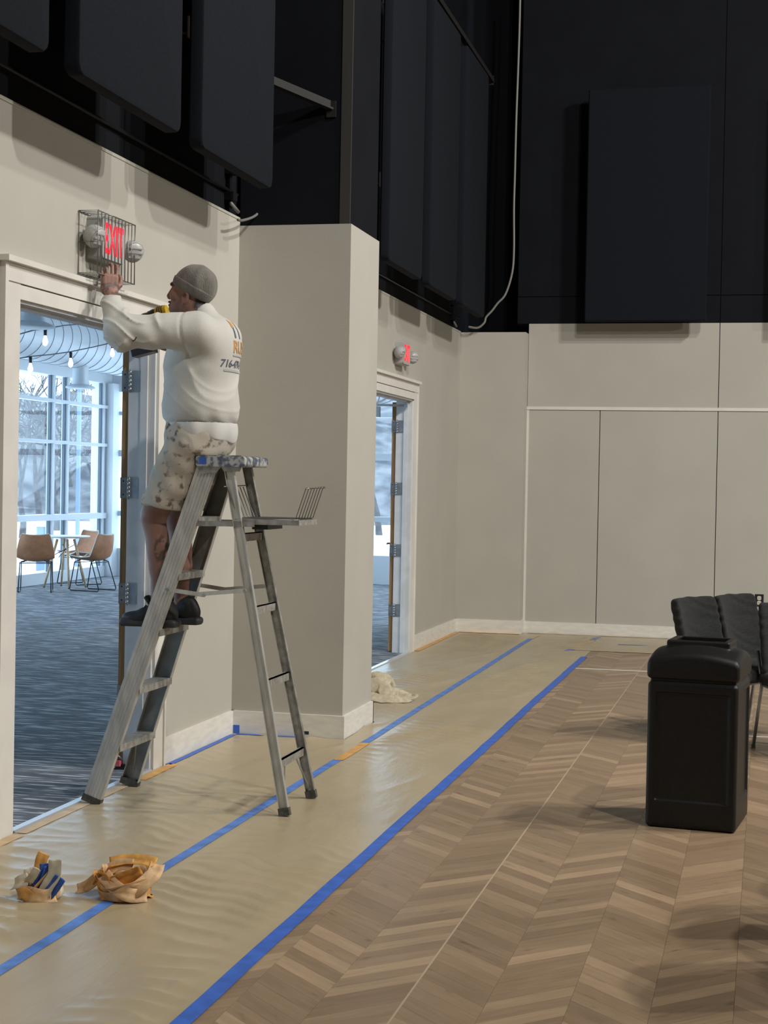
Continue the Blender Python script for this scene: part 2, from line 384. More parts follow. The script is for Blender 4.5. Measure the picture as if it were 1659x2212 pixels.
# ------------------------------------------------------------------ implicit-surface modeller (smooth unions -> one skin)
class Vol:
    def __init__(s, lo, hi, h):
        s.h = h; s.lo = np.array(lo, float); n = np.ceil((np.array(hi)-s.lo)/h).astype(int)+1
        s.n = n; s.f = np.full(n, 1e3, np.float32)
        s.ax = [s.lo[i]+h*np.arange(n[i]) for i in range(3)]
    def _sl(s, lo, hi):
        a = np.clip(np.floor((np.array(lo)-s.lo)/s.h).astype(int), 0, s.n); b = np.clip(np.ceil((np.array(hi)-s.lo)/s.h).astype(int)+1, 0, s.n)
        sl = tuple(slice(a[i], b[i]) for i in range(3))
        X = s.ax[0][sl[0]][:, None, None]; Y = s.ax[1][sl[1]][None, :, None]; Z = s.ax[2][sl[2]][None, None, :]
        return sl, X, Y, Z
    def put(s, lo, hi, fn, k=0.0, op='u'):
        pad = 3*s.h+k*1.5
        sl, X, Y, Z = s._sl(np.array(lo)-pad, np.array(hi)+pad)
        if 0 in s.f[sl].shape: return
        d = np.broadcast_to(fn(X, Y, Z), s.f[sl].shape).astype(np.float32); a = s.f[sl]
        if op == 's': d = -d
        if op == 'u':
            if k > 0:
                hh = np.clip(0.5+0.5*(a-d)/k, 0, 1); r = a*(1-hh)+d*hh-k*hh*(1-hh)
            else: r = np.minimum(a, d)
        else:
            if k > 0:
                hh = np.clip(0.5-0.5*(a-d)/k, 0, 1); r = a*(1-hh)+d*hh+k*hh*(1-hh)
            else: r = np.maximum(a, d)
        s.f[sl] = r
    def cone(s, p0, p1, r0, r1=None, k=0.02, op='u'):
        r1 = r0 if r1 is None else r1; p0 = np.array(p0, float); p1 = np.array(p1, float); d = p1-p0; L2 = max(d@d, 1e-9); R = max(r0, r1)
        def fn(X, Y, Z):
            t = np.clip(((X-p0[0])*d[0]+(Y-p0[1])*d[1]+(Z-p0[2])*d[2])/L2, 0, 1)
            return np.sqrt((X-p0[0]-t*d[0])**2+(Y-p0[1]-t*d[1])**2+(Z-p0[2]-t*d[2])**2)-(r0+(r1-r0)*t)
        s.put(np.minimum(p0, p1)-R, np.maximum(p0, p1)+R, fn, k, op)
    def ell(s, c, r, k=0.02, op='u', axes=None):
        c = np.array(c, float); r = np.array(r, float); R = r.max()
        def fn(X, Y, Z):
            dx, dy, dz = X-c[0], Y-c[1], Z-c[2]
            if axes is not None: dx, dy, dz = [dx*a[0]+dy*a[1]+dz*a[2] for a in axes]
            k0 = np.sqrt((dx/r[0])**2+(dy/r[1])**2+(dz/r[2])**2); k1 = np.sqrt((dx/r[0]**2)**2+(dy/r[1]**2)**2+(dz/r[2]**2)**2)
            return k0*(k0-1)/np.maximum(k1, 1e-6)
        s.put(c-R, c+R, fn, k, op)
    def rbox(s, c, half, rad, k=0.0, op='u', axes=None):
        c = np.array(c, float); hf = np.array(half, float)-rad; R = np.linalg.norm(half) if axes is not None else np.array(half)
        def fn(X, Y, Z):
            dx, dy, dz = X-c[0], Y-c[1], Z-c[2]
            if axes is not None: dx, dy, dz = [dx*a[0]+dy*a[1]+dz*a[2] for a in axes]
            qx, qy, qz = abs(dx)-hf[0], abs(dy)-hf[1], abs(dz)-hf[2]
            return np.sqrt(np.maximum(qx, 0)**2+np.maximum(qy, 0)**2+np.maximum(qz, 0)**2)+np.minimum(np.maximum(qx, np.maximum(qy, qz)), 0)-rad
        s.put(c-R, c+R, fn, k, op)
    def half(s, p, nrm, k=0.0):
        """cut away the side the normal points to"""
        p = np.array(p, float); n = np.array(nrm, float); n /= np.linalg.norm(n)
        s.put(s.lo, s.lo+s.h*(s.n-1), lambda X, Y, Z: -((X-p[0])*n[0]+(Y-p[1])*n[1]+(Z-p[2])*n[2]), k, 's')
    def warp(s, fn):
        sl, X, Y, Z = s._sl(s.lo, s.lo+s.h*s.n); s.f[sl] += np.broadcast_to(fn(X, Y, Z), s.f[sl].shape).astype(np.float32)
    def net(s, relax=1):
        f = s.f; ins = f < 0; n = s.n
        c = [ins[i:n[0]-1+i, j:n[1]-1+j, k:n[2]-1+k] for i in (0, 1) for j in (0, 1) for k in (0, 1)]
        cnt = sum(x.astype(np.int8) for x in c); act = (cnt > 0) & (cnt < 8)
        idx = np.argwhere(act); M = len(idx); vid = np.full(act.shape, -1, np.int64); vid[act] = np.arange(M)
        acc = np.zeros((M, 3)); num = np.zeros(M)
        cr = [(i, j, k) for i in (0, 1) for j in (0, 1) for k in (0, 1)]
        fv = [f[idx[:, 0]+i, idx[:, 1]+j, idx[:, 2]+k] for i, j, k in cr]
        for a in range(8):
            for b in range(a+1, 8):
                if sum(abs(cr[a][q]-cr[b][q]) for q in range(3)) != 1: continue
                m = (fv[a] < 0) != (fv[b] < 0)
                t = np.where(m, fv[a]/np.where(m, fv[a]-fv[b], 1), 0)[:, None]
                p = np.array(cr[a])+(np.array(cr[b])-np.array(cr[a]))*t
                acc += np.where(m[:, None], p, 0); num += m
        V = (idx+acc/num[:, None])*s.h+s.lo
        Q = []
        for ax in range(3):
            o1, o2 = [a for a in range(3) if a != ax]
            sa = [slice(1, -1)]*3; sa[ax] = slice(0, -1); sb = list(sa); sb[ax] = slice(1, None)
            A = ins[tuple(sa)]; B = ins[tuple(sb)]; e = np.argwhere(A != B); fl_ = A[A != B]
            e = e+np.array([0 if a == ax else 1 for a in range(3)])
            def cell(d1, d2):
                q = e.copy(); q[:, o1] -= d1; q[:, o2] -= d2; return vid[q[:, 0], q[:, 1], q[:, 2]]
            quad = np.stack([cell(1, 1), cell(0, 1), cell(0, 0), cell(1, 0)], 1)
            flip = fl_ if ax != 1 else ~fl_
            quad[~flip] = quad[~flip][:, ::-1]; Q.append(quad)
        Q = np.concatenate(Q); Q = Q[(Q >= 0).all(1)]
        for _ in range(relax):
            S = np.zeros_like(V); C = np.zeros(len(V))
            for a in range(4):
                for b in ((a+1) % 4, (a+3) % 4):
                    np.add.at(S, Q[:, a], V[Q[:, b]]); np.add.at(C, Q[:, a], 1)
            V = V*0.5+0.5*S/np.maximum(C, 1)[:, None]
        return V, Q
def np_mesh(name, V, Q, off=(0, 0, 0), col=None):
    me = bpy.data.meshes.new(name); V = np.asarray(V, float)-np.array(off)
    me.vertices.add(len(V)); me.vertices.foreach_set('co', V.astype(np.float32).ravel())
    me.loops.add(Q.size); me.polygons.add(len(Q)); k = Q.shape[1]
    me.loops.foreach_set('vertex_index', Q.astype(np.int32).ravel())
    me.polygons.foreach_set('loop_start', (np.arange(len(Q))*k).astype(np.int32))
    me.polygons.foreach_set('loop_total', np.full(len(Q), k, np.int32))
    me.polygons.foreach_set('use_smooth', np.ones(len(Q), bool))
    if col is not None:
        a = me.color_attributes.new('Col', 'FLOAT_COLOR', 'POINT'); a.data.foreach_set('color', np.concatenate([col, np.ones((len(col), 1))], 1).astype(np.float32).ravel())
    me.update(); me.validate(); return me
def npart(name, V, Q, material, parent, col=None):
    return link(name, np_mesh(name, V, Q, wloc(parent), col), material, parent)

# ================================================================== the hall
XW, XB = -3.27, -3.41          # hall face and lobby face of the left wall
ZB, ZC = 3.243, 9.0            # top of the beige paint, ceiling
YB = 17.36                     # back wall face
D1 = (6.63, 8.28); D2 = (13.15, 14.80); DH = 2.37
w = MB()
for a, b in ((-7.0, D1[0]-.03), (D1[1]+.03, D2[0]-.03), (D2[1]+.03, 17.9)): w.box(XB, XW, a, b, 0, ZB)
for d in (D1, D2): w.box(XB, XW, d[0]-.03, d[1]+.03, DH+.03, ZB)
wall_left = struct('wall_left', w, 'beige')
struct('wall_left_upper', MB().box(XB, XW-0.03, -7, 17.9, ZB, ZC), 'black_wall')
struct('trim_1', MB().box(XW-0.03, XW+0.004, -7, 9.68, ZB-.012, ZB+.004).box(XW-0.03, XW+0.004, 10.42, 17.16, ZB-.012, ZB+.004), 'beige')
# pier with the beige foot and black upper half
pier = struct('wall_pier', MB().box(XW, -2.545, 9.68, 10.42, 0, 3.197), 'beige')
struct('wall_pier_upper', MB().box(XW, -2.56, 9.69, 10.41, 3.197, ZC), 'black_wall')
struct('trim_2', MB().box(-2.622, -2.556, 9.684, 9.70, 3.19, ZC), 'post_grey')
struct('wall_corner_pier', MB().box(XW, -2.56, 17.16, 17.62, 0, 3.237), 'beige')
struct('wall_corner_recess', MB().box(XB, -2.3, 17.8, 17.95, 0, ZC), 'black_paint')
# back wall of jointed panels
back = struct('wall_back', MB().box(-2.56, 9.0, YB+.012, YB+.25, 0, 3.345), 'black_paint')
J = [-2.56, -1.771, -0.533, 0.70, 1.94, 3.18, 4.42, 5.66, 6.9, 9.0]
g = 0.004
for a, b in zip(J[:-1], J[1:]):
    part('wall_panel', MB().box(a+g, b-g, YB, YB+.02, 0.02, 2.416), 'beige', back)
JU = [-2.56, -0.533, 1.94, 4.42, 6.9, 9.0]
for a, b in zip(JU[:-1], JU[1:]):
    part('wall_panel', MB().box(a+g, b-g, YB, YB+.02, 2.452, 3.345), 'beige', back)
part('chair_rail', MB().box(-2.56, 9.0, YB-.012, YB+.02, 2.418, 2.452), 'trim', back)
part('corner_bead', MB().box(-2.56, -2.536, YB-.004, YB+.02, 0.02, 2.418), 'trim', back)
upper = struct('wall_back_upper', MB().box(-2.687, 9.0, YB+.012, YB+.25, 3.345, ZC), 'black_paint')
JB = [-2.687, -0.533, 1.94, 4.42, 6.9, 9.0]
for a, b in zip(JB[:-1], JB[1:]):
    part('black_panel', MB().box(a+g, b-g, YB, YB+.02, 3.347, 3.632), 'black_wall', upper)
    part('black_panel', MB().box(a+g, b-g, YB, YB+.02, 3.640, ZC), 'black_wall', upper)
struct('wall_right', MB().box(9.0, 9.2, -7, 17.6, 0, ZB), 'beige')
struct('wall_right_upper', MB().box(9.0, 9.2, -7, 17.6, ZB, ZC), 'black_wall')
struct('wall_rear', MB().box(XB, 9.2, -7.2, -7.0, 0, ZB), 'beige')
struct('wall_rear_upper', MB().box(XB, 9.2, -7.2, -7.0, ZB, ZC), 'black_wall')
struct('ceiling', MB().box(XB, 9.2, -7.2, 18.0, ZC, ZC+.2), 'black_paint')
# baseboards
bb = MB()
H = 0.145
for a, b in ((-7.0, D1[0]-.19), (D1[1]+.175, 9.68), (10.42, D2[0]-.19), (D2[1]+.175, 17.16)): bb.box(XW, XW+.016, a, b, 0, H)
struct('baseboard_left', bb, 'baseboard')
struct('baseboard_pier', MB().box(XW, -2.529, 9.664, 9.68, 0, H).box(-2.545, -2.529, 9.68, 10.436, 0, H).box(XW, -2.529, 10.42, 10.436, 0, H), 'baseboard')
struct('baseboard_corner', MB().box(XW, -2.544, 17.144, 17.16, 0, H).box(-2.56, -2.544, 17.16, 17.36, 0, H), 'baseboard')
struct('baseboard_back', MB().box(-2.544, 9.0, YB-.016, YB, 0, .128), 'baseboard')

# floor: slab, chevron strips laid one by one
floor = struct('floor', MB().box(XB, 9.0, -7, YB+.1, -0.10, -0.006), 'slab')
part('seam_strip', MB().box(PL_X0-.0035, PL_X0+.0035, 1.0, YB-.02, -.006, 0.0006), 'seam', floor)
gp = 0.0004
def strip_verts(par):
    s = -1 if par == 0 else 1
    a, b = gp, PL_W-gp
    q = [(a, s*a+gp), (b, s*b+gp), (b, s*b+PL_P-gp), (a, s*a+PL_P-gp)]
    return [(x, y, -.006) for x, y in q]+[(x, y, 0) for x, y in q]
SF = [(3, 2, 1, 0), (4, 5, 6, 7), (0, 1, 5, 4), (1, 2, 6, 5), (2, 3, 7, 6), (3, 0, 4, 7)]
def topix(p):
    d = Vector(p)-Vector((0, 0, CAMH)); z = d.dot(CF)
    return (829.5+FPX*d.dot(CR)/z, 1106-FPX*d.dot(CU)/z) if z > .1 else (-1e4, -1e4)
cand = []; rest = MB()
for c in range(-3, 22):
    par = c % 2
    for r in range(15, 176):
        x0 = PL_X0+c*PL_W; y0 = r*PL_P
        yc = y0+PL_P/2+(-1 if par == 0 else 1)*PL_W/2
        if yc > YB-.25 or yc < 1.8: continue
        px, py = topix((x0+PL_W/2, yc, 0))
        vis = -30 < px < 1690 and py < 2240 and x0 > -1.75 and not (1395 < px < 1635 and py < 1790)
        cand.append((0 if vis else 1, yc, c, r, par, x0, y0))
cand.sort()
PM = []
for par in (0, 1):
    me = bpy.data.meshes.new('floor_strip'); me.from_pydata(strip_verts(par), [], SF); me.materials.append(MATS['oak_plank']); me.update(); PM.append(me)
for i, (v, yc, c, r, par, x0, y0) in enumerate(cand):
    if i < 300 and v == 0: child('floor_strip', PM[par], None, floor, (x0, y0, 0))
    else: rest.add([(x+x0, y+y0, z) for x, y, z in strip_verts(par)], SF)
o = part('floor_strip_field', rest, 'oak_plank', floor, fix=False); o['kind'] = 'stuff'

# ------------------------------------------------------------------ doorways
def doorway(n, y0, y1, light):
    """white cased opening in the left wall"""
    fr = MB()
    fr.box(XB-.01, XW+.004, y0-.03, y0, 0, DH+.03).box(XB-.01, XW+.004, y1, y1+.03, 0, DH+.03).box(XB-.01, XW+.004, y0-.03, y1+.03, DH, DH+.03)
    d = struct('door_%d' % n, fr, 'frame_paint')
    # stop bead on the jambs
    part('door_stop_bead', MB().box(XW-.075, XW-.035, y1-.014, y1, 0, DH-.0).box(XW-.075, XW-.035, y0, y0+.014, 0, DH).box(XW-.075, XW-.035, y0, y1, DH-.014, DH), 'frame_paint', d)
    cs = MB()
    for a, b in ((y0-.155, y0-.02), (y1+.02, y1+.155)):
        cs.box(XW, XW+.020, a, b, 0, DH+.085)
    for a, b in ((y0-.185, y0-.155), (y1+.155, y1+.175)):
        cs.box(XW, XW+.030, a, b, 0, DH+.165)
    part('casing', cs, 'trim', d)
    part('head_casing', MB().box(XW, XW+.020, y0-.02, y1+.02, DH+.015, DH+.078).box(XW, XW+.026, y0-.155, y1+.155, DH+.084, DH+.165), 'trim', d)
    part('head_cap', MB().box(XW, XW+.052, y0-.20, y1+.185, DH+.165, DH+.190), 'trim', d)
    part('threshold', MB().prism([(XW-.035, 0), (XW+.028, 0), (XW+.015, .010), (XW-.022, .010)], 'y', y0, y1), 'threshold', d)
    part('carpet_edge', MB().box(XB, XW-.02, y0, y1, -.005, .0), 'carpet', d)
    return d
door_a = doorway(1, D1[0], D1[1], True); door_b = doorway(2, D2[0], D2[1], False)
def door_leaf(door, pin, ang, label):
    """wooden leaf swung back into the lobby, hinge edge towards the hall"""
    dv = Vector((-math.sin(ang), math.cos(ang), 0)); nv = Vector((-math.cos(ang), -math.sin(ang), 0))
    lf = MB(); p = Vector(pin)
    def quadbox(a0, a1, t0, t1, z0, z1, mb):
        c = p+dv*(a0+a1)/2+nv*(t0+t1)/2+Vector((0, 0, (z0+z1)/2)); mb.obox(c, (dv, nv, (0, 0, 1)), ((a1-a0)/2, (t1-t0)/2, (z1-z0)/2))
    quadbox(0, .80, .020, .058, .012, DH-.012, lf)
    leaf = part('door_leaf', lf, 'oak', door)
    fc = MB(); quadbox(-.002, .79, .0, .021, .012, DH-.012, fc); part('door_face', fc, 'oak_dark', leaf)
    for z in (2.13, 1.545, .965, .40):
        hm = MB(); quadbox(-.004, .0, .0, .062, z-.057, z+.057, hm)
        hm.box(pin[0]+.008, pin[0]+.058, pin[1]-.035, pin[1]-.031, z-.057, z+.057)
        h = part('hinge', hm, 'steel', door)
        k = MB()
        for i in range(5): k.tube([(pin[0]+.0, pin[1]-.042, z-.057+i*.0229), (pin[0], pin[1]-.042, z-.057+(i+1)*.0229-.0015)], .0075, 10)
        k.tube([(pin[0], pin[1]-.042, z-.063), (pin[0], pin[1]-.042, z+.063)], .0045, 8)
        part('hinge_knuckle', k, 'steel', h, True)
        sc = MB()
        for s in (-1, 1):
            for q in (.02, .045):
                c = p+nv*q+dv*-.005+Vector((0, 0, z+s*.037)); sc.lathe(c, [(.0045, 0), (.0035, .0015)], 8, -dv)
        part('screw', sc, 'dark_metal', h)
    lv = MB(); c = p+dv*.73+nv*.06
    lv.lathe(c+Vector((0, 0, 1.0)), [(.028, 0), (.026, .008)], 16, nv).tube([c+Vector((0, 0, 1.0)), c+nv*.05+Vector((0, 0, 1.0)), c+nv*.05-dv*.11+Vector((0, 0, 1.0))], .009, 8)
    part('lever_handle', lv, 'steel', leaf, True)
    return leaf
door_leaf(door_a, (-3.405, D1[1]+.028, 0), math.radians(15), '')
door_leaf(door_b, (-3.405, D2[1]+.028, 0), math.radians(11), '')
# overhead closers
cm = MB().box(XB-.10, XB-.02, D1[0]+.02, D1[0]+.14, DH-.085, DH-.02).box(XB-.07, XB-.05, D1[0]+.02, D1[0]+.10, DH-.05, DH-.03)
part('door_closer', cm, 'dark_metal', door_a)
c2 = MB().beam((XW-.05, D2[1]-.05, DH-.045), (XB-.19, D2[1]-.10, DH-.045), .012, .022, (0, 0, 1)).box(XW-.06, XW-.03, D2[1]-.07, D2[1]-.03, DH-.065, DH)
c2.box(XB-.20, XB-.14, D2[1]-.14, D2[1]-.09, DH-.16, DH-.06)
part('door_closer', c2, 'chrome', door_b)

# ================================================================== the lobby behind the doors
LX, LY = -10.5, 24.6
struct('floor_lobby', MB().box(LX-.2, XB, 2.0, LY+.2, -0.1, 0.0), 'carpet')
struct('ceiling_lobby', MB().box(LX-.2, XB, 2.0, LY+.2, 4.3, 4.5), 'lobby_ceiling')
struct('wall_lobby_near', MB().box(LX-.2, XB, 1.8, 2.0, 0, 4.3), 'lobby_wall')
struct('wall_lobby_hall_side', MB().box(XB-.004, XB, 2.0, LY, ZB, 4.3), 'lobby_wall')
struct('wall_lobby_head', MB().box(LX-.2, LX+.05, 2.0, LY+.2, 3.12, 4.3).box(LX-.2, XB, LY, LY+.2, 3.0, 4.3), 'lobby_wall')
struct('wall_lobby_pillar', MB().box(LX-.2, LX+.18, 24.37, LY+.2, 0, 3.12), 'lobby_wall')
struct('wall_lobby_plinth', MB().box(LX-.2, LX+.06, 2.0, 24.37, 0, .17).box(LX-.2, XB, LY, LY+.2, 0, .45), 'lobby_wall')
for k in range(6):
    jm = MB(); y = 3.5+k*4.0
    struct('trim_%d' % (10+k), jm.box(LX, XB, y-.05, y+.05, 4.12, 4.3), 'lobby_ceiling')
ym = [2.0]; y = 24.30
YM = []
while y > 3: YM += [y, y-1.37, y-1.88]; y -= 3.2
YM = sorted(v for v in YM if v > 2.2)
win = MB()
for y in YM: win.box(LX-.05, LX+.06, y-.028, y+.028, .17, 3.12)
win_o = struct('window_1', win, 'mullion')
tr = MB()
for z0, z1 in ((2.71, 2.76), (2.095, 2.145), (.94, 1.03)): tr.box(LX-.04, LX+.09, 2.0, 24.37, z0, z1)
part('transom', tr, 'mullion', win_o)
gk = MB()
for y in YM:
    for s in (-.05, .05): gk.box(LX-.02, LX+.02, y+s-.010, y+s+.010, .17, 3.12)
part('gasket', gk, 'mullion_dark', win_o)
ye = [2.0]+YM+[24.37]
for a, b in zip(ye[:-1], ye[1:]):
    if b-a < .2: continue
    for z0, z1 in ((.17, .94), (1.03, 2.095), (2.145, 2.71), (2.76, 3.12)):
        part('pane', MB().box(LX-.006, LX+.0, a+.03, b-.03, z0, z1), 'pane_glass', win_o)
win2 = MB(); xe = [LX+.18]+[-9.4+i*.98 for i in range(6)]+[XB]
for x in xe[1:-1]: win2.box(x-.03, x+.03, LY+.02, LY+.12, .45, 3.0)
win2_o = struct('window_2', win2, 'mullion')
part('transom', MB().box(LX, XB, LY+.01, LY+.13, 2.62, 2.68).box(LX, XB, LY+.01, LY+.13, 1.95, 2.05).box(LX, XB, LY, LY+.14, .98, 1.06), 'mullion', win2_o)
for a, b in zip(xe[:-1], xe[1:]):
    for z0, z1 in ((.45, .98), (1.06, 1.95), (2.05, 2.62), (2.68, 3.0)):
        part('pane', MB().box(a+.03, b-.03, LY+.06, LY+.066, z0, z1), 'pane_glass', win2_o)

# spiral duct, seams as raised ribs, round drop diffusers
DX, DZ, DR = -9.35, 3.44, 0.335
du = thing('air_duct', 'fat round spiral-seam metal duct hanging under the lobby ceiling', 'duct', (DX, 14, DZ))
dm = MB().tube([(DX, 4.0+i*2, DZ) for i in range(11)], DR, 40); part('duct_tube', dm, 'duct', du, True)
sm = MB()
pts = []
for i in range(0, 34*36+1):
    a = 2*math.pi*i/36; yy = 14.0+i/36*0.28
    if yy > 23.9: break
    pts.append((DX+math.cos(a)*(DR+.002), yy, DZ+math.sin(a)*(DR+.002)))
part('spiral_seam', sm.tube(pts, .005, 5), 'duct_seam', du, True)
for y in (6, 10, 14, 18, 22): part('hanger_strap', MB().box(DX-.004, DX+.004, y-.015, y+.015, DZ+DR-.01, 4.3), 'duct', du)
def diffuser(x, y, z, top, label, r=.2):
    t = thing('air_diffuser', label, 'vent', (x, y, z), 'round drop diffusers')
    part('neck', MB().lathe((x, y, z), [(r*.56, .03), (r*.56, top-z)], 24), 'duct', t, True, 40)
    part('flange', MB().lathe((x, y, z), [(r*.60, .10), (r*.62, .05), (r, .02), (r*1.02, .0), (r*.9, -.008), (r*.3, -.01)], 28), 'duct', t, True, 40)
    return t
diffuser(DX+.02, 20.85, 2.835, DZ-.30, 'round white diffuser on a short neck under the spiral duct')
diffuser(-7.0, 14.45, 3.045, 4.3, 'round white diffuser dropping from the lobby ceiling near the hall', .24)
# festoon string lights
def festoon(pixs, X, label):
    t = thing('string_light', label, 'string light', tuple(wx(*pixs[0], X)), 'festoon lights in the lobby')
    P = [wx(x, y, X) for x, y in pixs]
    part('cord', MB().tube(P, .008, 6), 'wire_black', t, True)
    return t
def bulb(t, px, X):
    p = wx(px[0], px[1], X)
    b = part('bulb', MB().lathe(p+Vector((0, 0, -.10)), [(.004, -.105), (.020, -.095), (.032, -.07), (.034, -.05), (.025, -.02), (.015, .015), (.014, .025)], 14), 'bulb_glass', t, True)
    part('socket', MB().lathe(p, [(.019, -.08), (.021, -.01), (.008, .0)], 10), 'dark_metal', b, True)
s1 = festoon([(20, 728), (42, 722), (70, 714), (98, 710), (140, 703), (176, 700), (230, 690)], -8.3, 'dark cord of bulbs strung close to the door head, one bulb in view')
bulb(s1, (98, 710), -8.3)
s2 = festoon([(20, 780), (42, 774), (66, 770), (110, 766), (152, 760), (200, 750), (243, 740), (262, 735)], -8.9, 'dark cord strung lower in front of the duct with three lit bulbs')
for q in ((66, 770), (153, 760), (243, 740)): bulb(s2, q, -8.9)

# lounge chairs and table
def shell_chair():
    t = thing('shell_chair', 'x', 'chair', (0, 0, 0), 'tan shell chairs round the lobby table')
    # shell: curved sheet, chair faces -Y in its own frame, seat height .45
    prof = [(-.24, .455), (-.20, .452), (-.10, .440), (.02, .432), (.11, .440), (.17, .475), (.205, .54), (.225, .62), (.245, .70), (.258, .765), (.262, .79)]
    nu = 12; mb = MB(); V = []
    for k, (y, z) in enumerate(prof):
        q = k/(len(prof)-1); hw = .225+.025*math.sin(q*math.pi)-(.05*max(0, q-.6)/.4)
        for i in range(nu+1):
            s = -1+2*i/nu; lift = .045*abs(s)**2.5*(1 if q < .45 else .35); wrap = -.055*abs(s)**2.2*(1 if q > .45 else q/.45)
            V.append((s*hw, y+wrap, z+lift))
    n = len(V); nrm = []
    for idx in range(n):
        k, i = divmod(idx, nu+1)
        a = Vector(V[min(k+1, len(prof)-1)*(nu+1)+i])-Vector(V[max(k-1, 0)*(nu+1)+i]); b = Vector(V[k*(nu+1)+min(i+1, nu)])-Vector(V[k*(nu+1)+max(i-1, 0)])
        nrm.append(b.cross(a).normalized())
    W2 = [tuple(Vector(V[i])-nrm[i]*.014) for i in range(n)]
    F = []; E2 = []
    for k in range(len(prof)-1):
        for i in range(nu):
            q = (k*(nu+1)+i, k*(nu+1)+i+1, (k+1)*(nu+1)+i+1, (k+1)*(nu+1)+i); F.append(q); F.append(tuple(j+n for j in q)[::-1])
    mb.add(V+W2, F); part('shell', mb, 'tan_leather', t, True)
    rim = [V[i] for i in range(nu+1)]+[V[k*(nu+1)+nu] for k in range(1, len(prof))]+[V[(len(prof)-1)*(nu+1)+i] for i in range(nu-1, -1, -1)]+[V[k*(nu+1)] for k in range(len(prof)-2, 0, -1)]
    part('rim', MB().tube(rim, .010, 6, closed=True), 'shell_edge', t, True)
    for s in (-1, 1):
        x = s*.21
        part('sled_leg', MB().tube([(s*.10, -.12, .44), (x, -.16, .41), (x*1.05, -.23, .03), (x*1.05, -.215, .008), (x*1.05, .235, .008), (x*1.05, .25, .03), (x, .12, .41), (s*.10, .10, .44)], .008, 7), 'wire_black', t, True)
    part('cross_bar', MB().tube([(-.21, -.155, .40), (.21, -.155, .40)], .006, 6).tube([(-.21, .12, .40), (.21, .12, .40)], .006, 6), 'wire_black', t, True)
    return t
ch = shell_chair()
pA = fl(70, 1279); pB = fl(190, 1277); pC = fl(142, 1258)
ch.location = (pA.x, pA.y+.1, 0); ch.rotation_euler = (0, 0, math.radians(202)); ch['label'] = 'tan shell chair with its back to the hall doorway, beside the round table'
dup(ch, (pB.x, pB.y+.15, 0), math.radians(-100), 'tan shell chair turned side-on with seat pointing at the round table')
dup(ch, (pC.x+.35, pC.y-.30, 0), math.radians(-28), 'tan shell chair behind the round table, backed against the windows')
pt = fl(118, 1272)
tb = thing('cafe_table', 'small round white cafe table on splayed pale wood legs in the lobby', 'table', (pt.x, pt.y+.35, 0))
tc = Vector((pt.x, pt.y+.35, 0))
part('table_top', MB().lathe(tc+Vector((0, 0, .72)), [(.32, 0), (.345, .012), (.35, .022), (.345, .03)], 36), 'table_white', tb, True, 40)
for a in (35, 125, 215, 305):
    c, s = math.cos(math.radians(a)), math.sin(math.radians(a))
    lg = part('leg', MB().tube([tc+Vector((c*.12, s*.12, .70)), tc+Vector((c*.30, s*.30, .012))], [.02, .014], 10), 'beech', tb, True)
    part('foot', MB().lathe(tc+Vector((c*.30, s*.30, 0)), [(.016, 0), (.014, .014)], 10), 'dark_metal', lg)
part('brace', MB().tube([tc+Vector((.10, .10, .62)), tc+Vector((-.2, -.2, .42))], .006, 6).tube([tc+Vector((-.10, .10, .62)), tc+Vector((.2, -.2, .42))], .006, 6).tube([tc+Vector((.10, -.10, .62)), tc+Vector((-.2, .2, .42))], .006, 6), 'wire_black', tb, True)

# ------------------------------------------------------------------ outdoors: snow, hill, bare trees
def ground():
    mb = MB(); nx, ny = 46, 60
    for j in range(ny+1):
        for i in range(nx+1):
            x = LX-.25-95*(i/nx)**1.5; y = -12+125*j/ny
            d = LX-x
            z = -.22+.25*min(1, d/6)*(noise.noise((x*.22, y*.22, 3))+.25)
            mb.v.append(Vector((x, y, z)))
    for j in range(ny):
        for i in range(nx): a = j*(nx+1)+i; mb.f.append((a, a+1, a+nx+2, a+nx+1))
    o2 = len(mb.v)
    for j in range(21):
        for i in range(21):
            x = LX-.25+24*i/20; y = LY+.25+72*(j/20)**1.4; mb.v.append(Vector((x, y, -.22+.18*noise.noise((x*.25, y*.25, 3)))))
    for j in range(20):
        for i in range(20): a = o2+j*21+i; mb.f.append((a, a+1, a+22, a+21))
    o = struct('ground_snow', mb, 'snow', smooth=True)
ground()
def hill():
    mb = MB(); nx, ny = 30, 90
    A = Vector((-85, 20, 0)); B = Vector((25, 92, 0)); e = (B-A).normalized(); nn = Vector((-e.y, e.x, 0))
    for j in range(ny+1):
        for i in range(nx+1):
            q = i/nx; p = A+(B-A)*(j/ny)+nn*(q*24); s_ = j/ny*130
            z = -.4+(6.2+1.5*noise.noise((s_*.05, 2, 0)))*math.sin(min(1, q*1.25)*math.pi/2)+.45*noise.noise((p.x*.4, p.y*.4, 0))
            mb.v.append(Vector((p.x, p.y, z)))
    for j in range(ny):
        for i in range(nx): a = j*(nx+1)+i; mb.f.append((a, a+1, a+nx+2, a+nx+1))
    struct('ground_hill', mb, 'hill', smooth=True)
hill()
